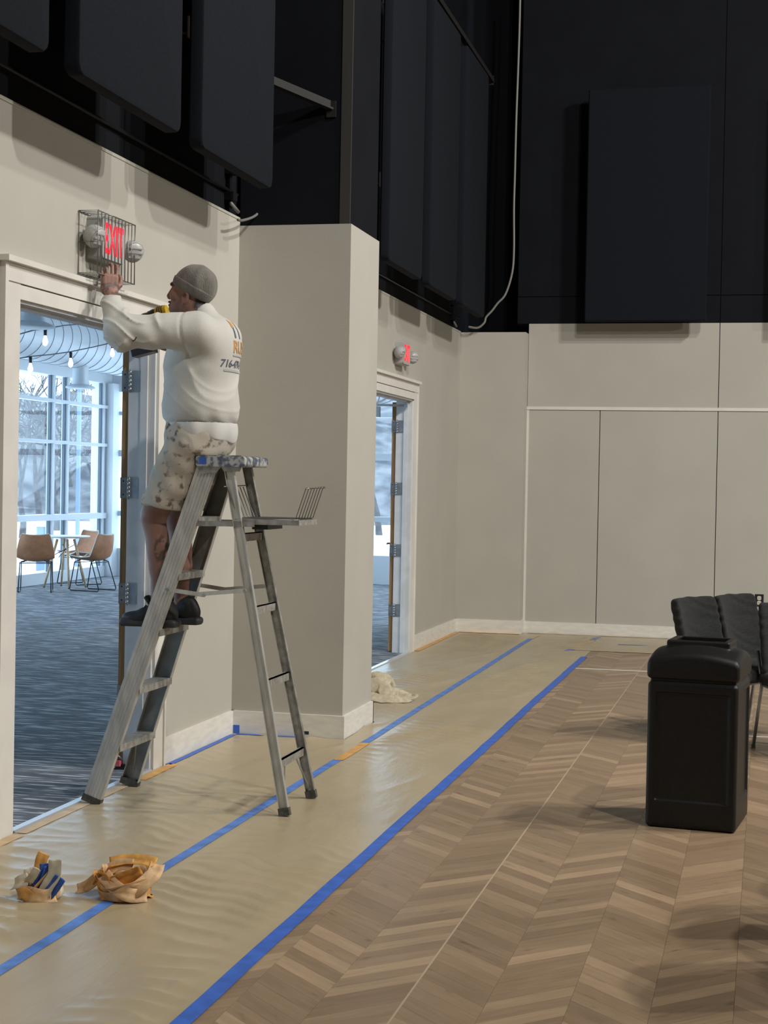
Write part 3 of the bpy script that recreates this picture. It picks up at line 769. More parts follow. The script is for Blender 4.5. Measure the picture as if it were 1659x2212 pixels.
def bare_tree(x, y, z, h, seed, label):
    rnd = random.Random(seed)
    t = thing('bare_tree', label, 'tree', (x, y, z), 'leafless trees outside the lobby windows')
    tr_ = MB(); br = MB()
    def grow(mb, p, d, L, r, lev):
        pts = [p]; q = p; dd = d.copy()
        for k in range(4):
            dd = (dd+Vector((rnd.uniform(-.22, .22), rnd.uniform(-.22, .22), .10))).normalized(); q = q+dd*L/4; pts.append(q)
        mb.tube(pts, [r*(1-.17*k) for k in range(5)], 6 if lev == 0 else 4, caps=False)
        if lev < 4:
            for k in range(4 if lev < 3 else 3):
                s = pts[rnd.choice((2, 3, 4, 4))]
                a = rnd.uniform(0, 6.28); e = rnd.uniform(.45, .95)
                side = dd.orthogonal().normalized(); side.rotate(Matrix.Rotation(a, 3, dd))
                grow(br, s, (dd*(1-e*.5)+side*e).normalized(), L*rnd.uniform(.55, .78), r*.55, lev+1)
    grow(tr_, Vector((x, y, z-.1)), Vector((0, 0, 1)), h*.36, h*.016, 0)
    part('trunk', tr_, 'bark', t, True, fix=False); part('branches', br, 'bark', t, True, fix=False)
TREES = ((50, 44, 6.5, 'leafless tree seen through the widest lobby pane'), (88, 62, 9, 'tall leafless tree far behind the first window mullion'), (126, 50, 7, 'leafless tree framed by the narrow lobby pane'),
         (168, 66, 9.5, 'far leafless tree rising behind the blue post'), (205, 48, 6.8, 'leafless tree beside the white corner pillar of the lobby'), (822, 55, 8, 'leafless tree outside the glass seen through the farther doorway'))
for i, (px, D, h, lab) in enumerate(TREES):
    d = ray(px, 1000); d = d/d.dot(CF); p = d*D
    bare_tree(p.x, p.y, -.15, h, 40+i, lab)
pw = fl(166, 1240); d = ray(166, 1238); d /= d.x; P0 = d*(-12.0)
pz = -.05
solo('outdoor_post', MB().box(P0.x-.03, P0.x+.03, P0.y-.03, P0.y+.03, pz, 3.4), 'post_blue', 'slim blue post standing outside the lobby windows', 'post', (P0.x, P0.y, pz))
bl = thing('outdoor_bin', 'blue litter bin with a pale lid on the snow outside the windows', 'bin', (P0.x-.9, P0.y+.55, pz-.15))
q = Vector((P0.x-.9, P0.y+.55, pz-.15))
part('bin_body', MB().prism([(q.x+a, q.y+b) for a, b in rrect(.24, .24, .05)], 'z', q.z, .68), 'post_blue', bl)
part('bin_lid', MB().prism([(q.x+a, q.y+b) for a, b in rrect(.27, .27, .05)], 'z', .68, .90), 'lobby_wall', bl)

# ================================================================== upper wall: hung acoustic panels
PX0, PX1, PZ0, PZ1 = -2.955, -2.875, 3.31, 5.78
def wall_panel(y0, y1, label):
    t = thing('acoustic_panel', label, 'acoustic panel', (PX0, (y0+y1)/2, PZ0), 'black panels hung along the side wall')
    yc, zc = (y0+y1)/2, (PZ0+PZ1)/2; W, Hh = y1-y0, PZ1-PZ0; mb = MB(); rings = []
    for x, ins in ((PX0, .012), (PX0+.012, 0), (PX1-.014, 0), (PX1-.004, .005), (PX1, .014)):
        rings.append([(x, yc+a, zc+b) for a, b in rrect(W-2*ins, Hh-2*ins, .055)])
    n = len(rings[0]); base = len(mb.v)
    mb.v += [Vector(p) for r in rings for p in r]
    for i in range(len(rings)-1):
        for j in range(n): mb.f.append((i*n+j, i*n+(j+1) % n, (i+1)*n+(j+1) % n, (i+1)*n+j))
    mb.f.append(tuple(range(n))[::-1]); mb.f.append(tuple((len(rings)-1)*n+j for j in range(n)))
    part('panel_face', mb, 'panel_fabric', t, True, 35)
    for z in (PZ0+.62, PZ1-.45):
        for y in (y0+.04, y1-.04):
            b = part('bracket', MB().box(XW-.028, PX0, y-.018, y+.018, z-.02, z-.014).box(PX0-.008, PX0, y-.05, y+.05, z-.055, z+.055).box(XW-.028, XW-.02, y-.05, y+.05, z-.055, z+.055), 'bracket', t)
            part('bolt', MB().lathe((PX0-.03, y, z), [(.009, -.02), (.009, .02)], 6), 'bracket', b)
    return t
PLAB = ['black fabric panel hung just before the doorway under the man', 'black fabric panel hung directly above the caged exit sign', 'black fabric panel hung between the exit sign and the tall pier',
        'first black fabric panel hung behind the tall pier', 'black fabric panel hung over the farther exit sign', 'last black fabric panel hung along the side wall before the corner']
for (a, b), l in zip(((4.86, 6.08), (6.37, 7.59), (7.89, 9.11), (12.10, 13.32), (13.63, 14.85), (15.16, 16.38)), PLAB): wall_panel(a, b, l)
def back_panel(x0, x1, z0, z1, label):
    y0, y1 = YB-.30, YB-.20
    t = thing('acoustic_panel', label, 'acoustic panel', ((x0+x1)/2, y1, z0), 'black panels on the back wall')
    xc, zc = (x0+x1)/2, (z0+z1)/2; mb = MB(); rings = [[(xc+a, y, zc+b) for a, b in rrect(x1-x0-2*i, z1-z0-2*i, .02, 4)] for y, i in ((y1, .01), (y1-.01, 0), (y0+.012, 0), (y0, .012))]
    n = len(rings[0]); mb.v += [Vector(p) for r in rings for p in r]
    for i in range(len(rings)-1):
        for j in range(n): mb.f.append((i*n+j, i*n+(j+1) % n, (i+1)*n+(j+1) % n, (i+1)*n+j))
    mb.f.append(tuple(range(n))[::-1]); mb.f.append(tuple((len(rings)-1)*n+j for j in range(n)))
    part('panel_face', mb, 'panel_fabric', t, True, 35)
    part('mount_rail', MB().box(x0+.15, x1-.15, y1, YB, z0+.35, z0+.40), 'bracket', t)
    part('mount_rail', MB().box(x0+.15, x1-.15, y1, YB, z1-.40, z1-.35), 'bracket', t)
q0 = wy(1272, 193, YB-.30); q1 = wy(1525, 693, YB-.30)
back_panel(q0.x, q1.x, q1.z, q0.z, 'wide black fabric panel standing off the black back wall')
back_panel(q0.x+2.05, q1.x+2.05, q1.z, q0.z, 'second black fabric panel farther along the back wall, above the wall outlet')
# bracket arm between the last panel and the pier, pipe and cables
a0 = wx(588, 182, -2.98); a1 = wy(716, 236, 9.685)
t = thing('bracket_arm', 'dark steel bracket arm reaching from panel edge to the pier', 'bracket', tuple(a1))
part('arm', MB().beam(a0, a1, .05, .012, (0, 0, 1)).beam(a0+Vector((0, 0, .025)), a1+Vector((0, 0, .025)), .008, .05, (0, 0, 1)), 'bracket', t)
part('arm_plate', MB().box(a1.x-.03, a1.x+.03, 9.676, 9.69, a1.z-.05, a1.z+.05), 'bracket', t)
u0 = wx(1063, 175, -3.0); u1 = wx(925, 0, -3.0)
t = thing('bracket_arm', 'dark steel rail running along the panel tops behind the pier', 'bracket', tuple(u0))
part('arm', MB().beam(u0, Vector((-3.0, u1.y-.3, u0.z+.02)), .05, .05, (0, 0, 1)), 'bracket', t)
part('arm_plate', MB().box(XW-.03, -2.98, u0.y-.03, u0.y, u0.z-.05, u0.z+.05), 'bracket', t)
cz = 3.385
solo('conduit_pipe', MB().tube([(XW-.012, -6.9, cz), (XW-.012, 9.66, cz)], .011, 8), 'conduit', 'thin dark conduit pipe running along the top of the beige wall near the ladder', 'pipe', (XW-.012, 5, cz), smooth=True)
solo('conduit_pipe', MB().tube([(XW-.012, 10.44, cz), (XW-.012, 17.1, cz)], .011, 8), 'conduit', 'thin dark conduit pipe along the wall top beyond the pier', 'pipe', (XW-.012, 14, cz), smooth=True)
for (px, py), Y, lab in (((531, 462), 9.5, 'black clamp stand with cable ends on the wall top beside the pier'), ((991, 705), 16.75, 'black clamp stand on the wall top near the far corner')):
    b = wy(px, py, Y); b.x = XW-.02
    t = thing('pipe_clamp', lab, 'clamp', (b.x, b.y, ZB))
    part('stand', MB().box(b.x-.02, b.x+.02, b.y-.02, b.y+.02, ZB+.004, ZB+.42), 'black_paint', t)
    for h0, h1 in ((.08, .13), (.24, .28)): part('clamp_head', MB().box(b.x-.01, b.x+.05, b.y-.04, b.y+.04, ZB+h0, ZB+h1), 'conduit', t)
    part('connector', MB().tube([(b.x+.03, b.y-.03, ZB+.06), (b.x+.03, b.y+.12, ZB+.03)], .012, 8), 'cable_grey', t, True)
def smooth_pts(P, n=6):
    out = []; P = [Vector(p) for p in P]; Q = [P[0]]+P+[P[-1]]
    for i in range(1, len(Q)-2):
        for k in range(n):
            t = k/n; a, b, c, d = Q[i-1], Q[i], Q[i+1], Q[i+2]
            out.append(.5*((2*b)+(c-a)*t+(2*a-5*b+4*c-d)*t*t+(3*b-a-3*c+d)*t**3))
    return out+[P[-1]]
cp = [wx(x, y, -3.16) for x, y in ((514, 475), (524, 476), (548, 468), (565, 452), (573, 435), (574, 418))]
solo('cable', MB().tube(smooth_pts(cp), .0085, 8), 'cable_grey', 'short grey cable looping over the wall top beside the pier', 'cable', tuple(cp[0]), smooth=True)
cp = [wy(x, y, 17.05) for x, y in ((1124, -30), (1122, 60), (1119, 150), (1115, 260), (1112, 380), (1110, 450), (1110, 540), (1106, 590), (1092, 635), (1075, 655), (1062, 672), (1050, 685), (1046, 697), (1032, 708), (1012, 706))]
solo('cable', MB().tube(smooth_pts(cp), .012, 8), 'cable_white', 'long pale cable hanging down the dark corner to the corner pier', 'cable', tuple(cp[-1]), smooth=True)

# ------------------------------------------------------------------ exit signs
def exit_sign(yc, zc, label, txt_parent=None):
    fx = XW+.085
    t = thing('exit_sign', label, 'exit sign', (XW, yc, zc), 'exit signs over the doorways')
    hw, hh = .142, .105
    def shell(x0, x1, w_, h_): return MB().prism([(yc+a, zc+b) for a, b in rrect(2*w_, 2*h_, .018, 4)], 'x', x0, x1)
    body = part('sign_housing', shell(XW, fx-.014, hw, hh), 'sign_body', t)
    part('sign_face', shell(fx-.014, fx, hw-.004, hh-.004), 'sign_body', t)
    vs, fs = text_mesh('EXIT', .21, .004)
    xs = [v[0] for v in vs]; ys = [v[1] for v in vs]; sx = (2*hw-.05)/(max(xs)-min(xs)); sy = .15/(max(ys)-min(ys))
    mb = MB().add([(fx+.002, yc-hw+.025+(v[0]-min(xs))*sx, zc-.075+(v[1]-min(ys))*sy) for v in vs], fs)
    part('lettering', mb, 'exit_red', t, fix=False)
    for s in (-1, 1):
        c = Vector((fx-.03+(.02 if s > 0 else 0), yc+s*(hw+(.105 if s > 0 else .055)), zc-(.012 if s > 0 else 0)))
        ax = Vector((.72, -.25*s-.35, -.42)).normalized()
        arm = MB().tube([(fx-.06, yc+s*hw, zc+.03), (fx-.05, yc+s*(hw+.03), zc+.035), (c.x, c.y, c.z+.01)], .016, 10)
        h = part('lamp_head', MB().lathe(c, [(.022, -.035), (.046, -.02), (.056, .005), (.057, .03), (.053, .036)], 20, ax), 'sign_body', t, True, 40)
        part('lamp_lens', MB().lathe(c+ax*.036, [(.051, 0), (.049, .006), (.02, .011)], 20, ax), 'lens', h, True)
        lv = ax.cross(Vector((0, 0, 1))).normalized(); uv = lv.cross(ax)
        for k in (-1, 0, 1): part('louvre', MB().obox(c+ax*.046+uv*k*.024, (lv, uv, ax), (.044 if k == 0 else .036, .003, .003)), 'sign_body', h)
        part('swivel_arm', arm, 'sign_body', t, True)
    return t
exit_sign(7.495, 2.775, 'lit red exit sign behind the wire guard that the man reaches for')
exit_sign(14.17, 2.765, 'small lit red exit sign without a guard over the farther doorway')
def guard(mb_bars, mb_rim, name, label, loc):
    t = thing('wire_guard', label, 'wire guard', loc, 'wire sign guards')
    part('frame', mb_rim, 'wire', t, True)
    for b in mb_bars: part('wire', b, 'wire', t, True)
    return t
y0, y1, z0, z1, xw, xf = 7.25, 7.715, 2.585, 2.885, XW+.006, XW+.105
rim = MB().tube([(xw, y0, z0), (xw, y1, z0), (xw, y1, z1), (xw, y0, z1)], .0035, 6, closed=True).tube([(xf, y0, z0), (xf, y1, z0), (xf, y1, z1), (xf, y0, z1)], .0035, 6, closed=True)
for yy in (y0, y1):
    rim.tube([(xw, yy, (z0+z1)/2), (xf, yy, (z0+z1)/2)], .003, 6)
bars = []
for i in range(12):
    y = y0+(y1-y0)*i/11; bars.append(MB().tube([(xw, y, z0), (xf, y, z0), (xf, y, z1), (xw, y, z1)], .0026, 6))
guard(bars, rim, 'a', 'rectangular wire cage guard around the lit exit sign on the wall', (xw, y0, z0))

# wall outlet
op = wy(1640, 1297, YB)
t = thing('wall_outlet', 'white wall outlet in a dark opening on the back wall', 'outlet', (op.x, YB-.004, op.z))
part('wall_box', MB().box(op.x-.045, op.x+.045, YB-.004, YB, op.z-.065, op.z+.065), 'dark_metal', t)
for k in (-1, 1):
    rc = part('receptacle', MB().prism([(op.x+a, op.z+k*.025+b) for a, b in rrect(.04, .042, .012)], 'y', YB-.012, YB-.004), 'outlet', t)
    part('slot', MB().box(op.x-.010, op.x-.006, YB-.0125, YB-.012, op.z+k*.025-.008, op.z+k*.025+.008), 'dark_metal', rc)
    part('slot', MB().box(op.x+.006, op.x+.010, YB-.0125, YB-.012, op.z+k*.025-.008, op.z+k*.025+.008), 'dark_metal', rc)

# ================================================================== masking paper and tape on the floor
def edge_fade(t, w_=.12): return max(0, min(1, t/w_))
def wrinkle(x, y, seed):
    v = 0
    n1 = noise.noise((x*1.1+seed, y*.55, 5))                                   # slow swell
    wob = noise.noise((x*2.0, y*1.6, seed))
    d = y*44+x*15+6.5*wob+3*noise.noise((x*6, y*3, seed+9))                     # short ripples running across the sheet
    amp = max(0, noise.noise((x*1.5+3, y*.7, seed+4))+.30)
    v += .0170*amp*(1-abs(math.sin(d*.55)))**1.3
    d2 = (x*7.0-y*2.6)+2.2*noise.noise((x*1.3, y*.7, seed+2))                  # long diagonal creases
    v += .0240*max(0, noise.noise((x*.8, y*.35, seed+7))+.15)*(1-abs(math.sin(d2)))**2.4
    v += .0070*max(0, n1)
    return max(0, v)
def sheet(name, x0, x1, y0, y1, seed, label, step=.016, hole=None):
    nx = max(2, int((x1-x0)/step)); ny = max(2, int((y1-y0)/step)); mb = MB(); keep = {}
    def inside(x, y): return any(a < x < b and c < y < d for a, b, c, d in (hole or []))
    for j in range(ny+1):
        for i in range(nx+1):
            x = x0+(x1-x0)*i/nx; y = y0+(y1-y0)*j/ny
            fd = min(edge_fade(x-x0-.04, .09), edge_fade(x1-x-.04, .09), edge_fade(y-y0, .06), edge_fade(y1-y-.04, .06))
            if x1 < -2: fd *= edge_fade(17.02-y, .15)
            mb.v.append(Vector((x, y, .0016+fd*wrinkle(x, y, seed))))
    for j in range(ny):
        for i in range(nx):
            x = x0+(x1-x0)*(i+.5)/nx; y = y0+(y1-y0)*(j+.5)/ny
            if inside(x, y): continue
            a = j*(nx+1)+i; mb.f.append((a, a+1, a+nx+2, a+nx+1))
    me = mb.mesh(name, (x0, y0, 0), fix=False)
    o = link(name, me, 'paper', None, True, (x0, y0, 0)); return tag(o, label, 'floor paper', 'brown masking paper on the floor')
TX1, TX2 = -2.376, -1.645
sheet('masking_paper', XW+.02, TX1, 2.6, YB-.03, 1.3, 'brown masking paper runner lying along the wall beneath the doorways', hole=[(-9, -2.528, 9.66, 10.44), (-9, -2.543, 17.14, 18)])
sheet('masking_paper', TX1, TX2, 2.6, 15.72, 4.7, 'brown masking paper runner between two blue tape lines beside the wood floor')
sheet('masking_paper', TX1, .9, 15.72, YB-.03, 8.1, 'brown masking paper sheet laid along the foot of the back wall', .035)
def tape(P, w_, material, label, z=.0035, group='tape strips on the floor', cat='tape'):
    """flat ribbon through floor points"""
    P = [Vector((p[0], p[1], z)) for p in P]; L = MB(); pts = []
    for a, b in zip(P[:-1], P[1:]):
        n = max(1, int((b-a).length/.25)); pts += [a+(b-a)*i/n for i in range(n)]
    pts.append(P[-1]); rnd = random.Random(len(label))
    for i, p in enumerate(pts):
        d = (pts[min(i+1, len(pts)-1)]-pts[max(i-1, 0)]).normalized(); s = Vector((-d.y, d.x, 0)); j = rnd.uniform(-.0025, .0025)
        L.v += [p+s*(w_/2+j), p-s*(w_/2-j)]
    for i in range(len(pts)-1): L.f.append((2*i, 2*i+1, 2*i+3, 2*i+2))
    me = L.mesh('tape', tuple(P[0]), fix=False)
    o = link('tape_strip', me, material, None, False, tuple(P[0])); m_ = o.modifiers.new('thick', 'SOLIDIFY'); m_.thickness = .0008; m_.offset = 1
    return tag(o, label, cat, group)
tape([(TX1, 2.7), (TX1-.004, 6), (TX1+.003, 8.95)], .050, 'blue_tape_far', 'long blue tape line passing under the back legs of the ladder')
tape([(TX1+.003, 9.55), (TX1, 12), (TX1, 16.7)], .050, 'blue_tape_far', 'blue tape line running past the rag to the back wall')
tape([(TX1+.012, 8.93), (TX1+.012, 9.57)], .055, 'orange_tape', 'short orange tape patch bridging the blue line beside the pier', z=.004)
tape([(TX1, 16.68), (TX1+.02, 17.08)], .055, 'tan_tape', 'short tan tape patch at the far end of the blue line', z=.004)
tape([(TX2, 2.7), (TX2+.004, 8), (TX2-.003, 12), (TX2, 15.12)], .060, 'blue_tape', 'long blue tape line along the edge between paper and wood floor')
tape([(XW+.045, 8.47), (XW+.043, 9.60)], .036, 'blue_tape', 'blue tape along the wall baseboard behind the ladder', z=.004)
tape([(XW+.05, 9.640), (-2.74, 9.640)], .036, 'blue_tape', 'blue tape along the foot of the tall pier', z=.0045)
tape([(XW+.075, 7.99), (XW+.07, 8.50)], .055, 'orange_tape', 'orange tape patch on the paper at the far side of the ladder doorway', z=.004)
tape([(XW+.06, 2.7), (XW+.06, 6.58)], .06, 'tan_tape', 'tan tape along the wall before the ladder doorway', z=.004)
tape([(XW+.055, 6.62), (XW+.055, 7.95)], .05, 'tan_tape', 'tan tape along the metal threshold under the ladder', z=.004)
tape([(XW+.045, 14.98), (XW+.045, 17.05)], .05, 'orange_tape', 'orange tape along the baseboard between farther doorway and corner', z=.004)
tape([(XW+.05, 17.12), (-2.56, 17.12)], .05, 'orange_tape', 'orange tape along the foot of the corner pier', z=.0045)
tape([(-2.5, YB-.055), (-1.0, YB-.055)], .05, 'tan_tape', 'tan tape along the back wall baseboard', z=.0045)
tape([(-1.86, 15.60), (-1.80, 15.90)], .07, 'blue_tape', 'short blue tape piece at the corner of the back paper sheet', z=.004)
tape([(-1.83, 15.92), (-1.73, 16.72)], .06, 'orange_tape', 'short orange tape strip pointing from the corner to the back wall', z=.004)
tape([(-1.75, 16.75), (-1.72, 17.15)], .06, 'blue_tape', 'small blue tape piece close to the back wall', z=.004)
tape([(-1.80, 15.74), (-1.35, 15.72), (-.2, 15.70)], .05, 'tan_tape', 'tan tape along the front edge of the back paper sheet', z=.004)
tape([(-1.45, 16.44), (-.9, 16.46)], .03, 'blue_tape', 'thin blue tape strip on the back paper sheet', z=.004)
solo('baseboard_tape', MB().box(XW+.02, XW+.06, 9.6615, 9.6635, .005, .055), 'blue_tape', 'blue tape tab stuck on the pier baseboard in the corner', 'tape', (XW+.08, 9.662, .06))
solo('baseboard_tape', MB().box(-2.80, -2.755, 9.6615, 9.6635, .02, .04), 'stain', 'grey smudge of torn tape on the pier baseboard', 'tape', (-2.78, 9.662, .03))
solo('floor_line', MB().box(TX2+.03, 1.6, 14.15, 14.19, 0, .0012), 'white_line', 'straight white line painted across the wood floor', 'floor line', (-.5, 14.17, 0))
ca = [(-.02+2.6*math.sin(a), 13.3-2.6*math.cos(a)) for a in [i*.08 for i in range(-1, 20)]]
tape(ca, .04, 'white_line', 'curved white line painted on the wood floor behind the bin', z=.0008, group='floor lines', cat='floor line')

# ================================================================== step ladder
LYC = 7.577
lad = thing('step_ladder', 'paint-spattered aluminium step ladder standing open on the paper before the doorway', 'ladder', (-2.7, LYC, 0))
STEPZ = (.295, .580, .865, 1.140, 1.415)
def rail_x(z): return -3.19+.545*z/1.69
for s, nm in ((-1, 'near'), (1, 'far')):
    b0 = Vector((-3.19, LYC+s*.254, .012)); b1 = Vector((-2.645, LYC+s*.158, 1.69)); d = (b1-b0).normalized()
    wd = Vector((d.z, 0, -d.x)).normalized(); sd = d.cross(wd); sd = sd if sd.y*s > 0 else -sd     # sd points outwards
    mb = MB().obox((b0+b1)/2, (d, sd, wd), ((b1-b0).length/2, .0018, .046))
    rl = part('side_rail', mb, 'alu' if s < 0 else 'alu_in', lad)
    for q in (-1, 1): part('rail_flange', MB().obox((b0+b1)/2+wd*q*.0445-sd*.015, (d, sd, wd), ((b1-b0).length/2, .015, .0016)), 'alu', rl)
    for k in range(5): part('rail_rib', MB().obox((b0+b1)/2+wd*(-.032+.016*k)+sd*.003, (d, sd, wd), ((b1-b0).length/2-.01, .002, .0030)), 'alu', rl)
    ft = MB().obox(b0+d*.012-sd*.013, (d, sd, wd), (.017, .019, .0495)); part('rubber_foot', ft, 'rubber', lad)
    r0 = Vector((-2.205, LYC+s*.231, .010)); r1 = Vector((-2.548, LYC+s*.142, 1.675)); e = (r1-r0).normalized(); we = Vector((e.z, 0, -e.x)).normalized(); se = e.cross(we)
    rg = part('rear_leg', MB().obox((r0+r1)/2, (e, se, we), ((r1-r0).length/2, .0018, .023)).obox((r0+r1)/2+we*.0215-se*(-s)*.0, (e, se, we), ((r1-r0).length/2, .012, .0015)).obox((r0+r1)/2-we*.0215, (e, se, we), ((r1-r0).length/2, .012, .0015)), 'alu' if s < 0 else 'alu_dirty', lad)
    part('rear_leg_rib', MB().obox((r0+r1)/2+se*.002, (e, se, we), ((r1-r0).length/2-.01, .001, .004)), 'alu', rg)
    part('rubber_foot', MB().obox(r0+e*.014, (e, se, we), (.019, .016, .027)), 'rubber', lad)
    # folding spreader
    Y = LYC+s*.205
    A = Vector((-2.828, Y, 1.062)); Mi = Vector((-2.640, Y-.008*s, 1.040)); B = Vector((-2.432, Y, 1.070))
    sp_ = part('spreader', MB().beam(A, Mi, .020, .004, (0, 1, 0)).beam(Mi-Vector((.03, .005, -.004)), B-Vector((0, .005, 0)), .020, .004, (0, 1, 0)), 'alu', lad)
    for p in (A, Mi, B): part('rivet', MB().lathe(p-Vector((0, .004, 0)), [(.009, 0), (.008, .005)], 10, (0, -1, 0)), 'alu_dirty', sp_)
def hw_at(z): return .254+(.158-.254)*z/1.69
for i, z in enumerate(STEPZ):
    x = rail_x(z); hw = hw_at(z)-.004
    st = part('step', MB().box(x-.046, x+.046, LYC-hw, LYC+hw, z-.004, z).box(x+.043, x+.046, LYC-hw, LYC+hw, z-.034, z-.004).box(x-.046, x-.043, LYC-hw, LYC+hw, z-.034, z-.004), 'alu_dirty', lad)
    for k in range(5): part('tread_ridge', MB().box(x-.036+k*.018-.003, x-.036+k*.018+.003, LYC-hw+.01, LYC+hw-.01, z, z+.0012), 'alu_in', st)
def rear_x(z): return -2.205-.343*z/1.675
for z in (.241, .620, .970, 1.322):
    x = rear_x(z); hw = .231+(.142-.231)*z/1.675
    part('rear_rung', MB().box(x-.004, x+.010, LYC-hw, LYC+hw, z-.020, z+.020).box(x-.012, x+.010, LYC-hw, LYC+hw, z+.016, z+.020), 'alu_dirty', lad)
for s in (-1, 1):
    part('diagonal_brace', MB().beam((rail_x(.27), LYC+s*.11, .262), (rail_x(.08), LYC+s*.235, .085), .016, .003, (1, 0, 0)), 'alu_in', lad)
    part('diagonal_brace', MB().beam((rear_x(.22), LYC+s*.10, .222), (rear_x(.05), LYC+s*.218, .055), .014, .003, (1, 0, 0)), 'alu_in', lad)
cx0, cx1 = -2.700, -2.452
cap = part('top_cap', MB().prism([((cx0+cx1)/2+a, 1.688+b) for a, b in rrect(cx1-cx0, .050, .014)], 'y', LYC-.188, LYC+.188), 'cap_paint', lad, True, 35)
part('cap_tray_lip', MB().box(cx0+.03, cx1-.03, LYC-.15, LYC-.145, 1.713, 1.718).box(cx0+.03, cx1-.03, LYC+.145, LYC+.15, 1.713, 1.718), 'cap_paint', cap)
part('cap_bracket', MB().prism([(cx0+.0, 1.667), (cx0+.13, 1.667), (cx0+.10, 1.632), (cx0+.02, 1.625)], 'y', LYC-.176, LYC-.168), 'alu_dirty', cap)
part('cap_bracket', MB().prism([(cx1-.13, 1.667), (cx1-.02, 1.667), (cx1-.03, 1.640), (cx1-.11, 1.640)], 'y', LYC-.170, LYC-.162), 'alu_dirty', cap)
part('cap_label', MB().box(cx0+.018, cx0+.055, LYC-.1905, LYC-.1885, 1.674, 1.706), 'blue_tape', cap)
# fold-out pail shelf
sx0, sx1, sz = -2.505, -2.185, 1.402
sh = part('pail_shelf', MB().box(sx0, sx1, LYC-.155, LYC+.155, sz-.004, sz).box(sx0, sx1, LYC-.158, LYC-.155, sz-.016, sz+.010).box(sx0, sx1, LYC+.155, LYC+.158, sz-.016, sz+.010).box(sx1, sx1+.003, LYC-.158, LYC+.158, sz-.016, sz+.010), 'alu_dirty', lad)
for s in (-1, 1):
    part('shelf_arm', MB().beam((rail_x(1.385), LYC+s*.168, 1.385), (sx0+.10, LYC+s*.162, 1.388), .026, .004, (0, 1, 0)), 'alu_dirty', sh)
part('shelf_underplate', MB().box(-2.43, -2.35, LYC-.12, LYC+.12, sz-.040, sz-.004), 'dark_metal', sh)
# spare wire guard lying on the shelf
gx0, gx1, gz = -2.488, -2.205, sz+.014
t = thing('wire_guard', 'spare wire cage guard lying open side up on the ladder shelf', 'wire guard', ((gx0+gx1)/2, LYC, sz), 'wire sign guards')
for i in range(7):
    y = LYC-.150+.050*i
    part('wire', MB().tube([(gx0-.060, y-.012, gz+.150), (gx0-.004, y, gz+.004), (gx0+.006, y, gz), (gx1-.006, y, gz), (gx1+.004, y, gz+.004), (gx1+.052, y, gz+.150), (gx1+.066, y, gz+.153)], .0025, 6), 'wire', t, True)
part('frame', MB().tube([(gx0-.064, LYC-.19, gz+.150), (gx0-.058, LYC+.15, gz+.158)], .0032, 6).tube([(gx1+.052, LYC-.155, gz+.147), (gx1+.058, LYC+.165, gz+.156)], .0032, 6)
     .tube([(gx0, LYC-.152, gz-.004), (gx1, LYC-.152, gz-.004), (gx1, LYC+.152, gz-.004), (gx0, LYC+.152, gz-.004)], .003, 6, closed=True), 'wire', t, True)
# kick-down door stop on the carpet side
ds = fl(258, 1660)
t = thing('door_wedge', 'small grey door stop with a pink tip on the floor by the open door', 'door stop', (ds.x, ds.y, 0))
part('plate', MB().prism([(ds.x-.02, 0), (ds.x+.16, 0), (ds.x+.14, .02), (ds.x+.0, .03)], 'y', ds.y-.03, ds.y+.03), 'dark_metal', t)
part('tip', MB().box(ds.x-.02, ds.x+.02, ds.y-.05, ds.y-.02, .02, .05), 'red_plastic', t)
part('clip', MB().tube([(ds.x-.015, ds.y-.03, .03), (ds.x+.0, ds.y-.03, .08), (ds.x+.02, ds.y-.02, .05)], .010, 8), 'steel', t, True)

# ================================================================== the man on the ladder
FX, FY, FZ = -2.90, 7.57, .867
man = thing('person', 'person in a white sweatshirt, spattered shorts and grey beanie standing on the ladder', 'person', (FX, FY, FZ))
SHL = Vector((-2.705, 7.385, 2.318)); ELB = wy(262, 718, 7.235); WRI = wy(236, 634, 7.355)
SHR = Vector((-2.705, 7.765, 2.318)); ELR = Vector((-2.77, 7.865, 2.075)); WRR = Vector((-2.985, 7.765, 2.285))
SK = np.array((.27, .145, .108)); 
def v3(v): return (v.x, v.y, v.z)
# --- head and neck, modelled in the head's own frame (f forward, s towards his left, u up)
HC = Vector((-2.800, 7.568, 2.538)); tt = math.radians(12); yw = math.radians(4)
HF = Vector((-math.cos(tt)*math.cos(yw), math.cos(tt)*math.sin(yw), math.sin(tt))); HS = Vector((-math.sin(yw), -math.cos(yw), 0)); HU = HF.cross(HS); HU = HU if HU.z > 0 else -HU
hv = Vol((-.20, -.12, -.24), (.15, .12, .13), .0032)
hv.ell((-.010, 0, .022), (.101, .076, .088), 0); hv.ell((.026, 0, -.050), (.070, .060, .084), .03)
for s in (-1, 1):
    hv.cone((-.008, s*.050, -.078), (.062, s*.016, -.112), .020, .018, .025)
    hv.ell((.060, s*.042, -.045), (.030, .022, .028), .02)
hv.ell((.078, 0, -.114), (.020, .022, .019), .02)
hv.cone((.090, -.034, .004), (.090, .034, .004), .014, .014, .015)
for s in (-1, 1): hv.ell((.099, s*.032, -.019), (.016, .018, .012), .010, 's'); hv.ell((.079, s*.031, -.019), (.013, .014, .012), .004)
hv.cone((.098, 0, -.010), (.113, 0, -.054), .010, .0125, .012)
for s in (-1, 1): hv.ell((.103, s*.013, -.062), (.012, .009, .009), .006)
hv.ell((.098, 0, -.083), (.011, .022, .0075), .007); hv.ell((.094, 0, -.098), (.012, .020, .008), .007)
hv.rbox((.108, 0, -.0905), (.012, .03, .0012), .001, .004, 's')
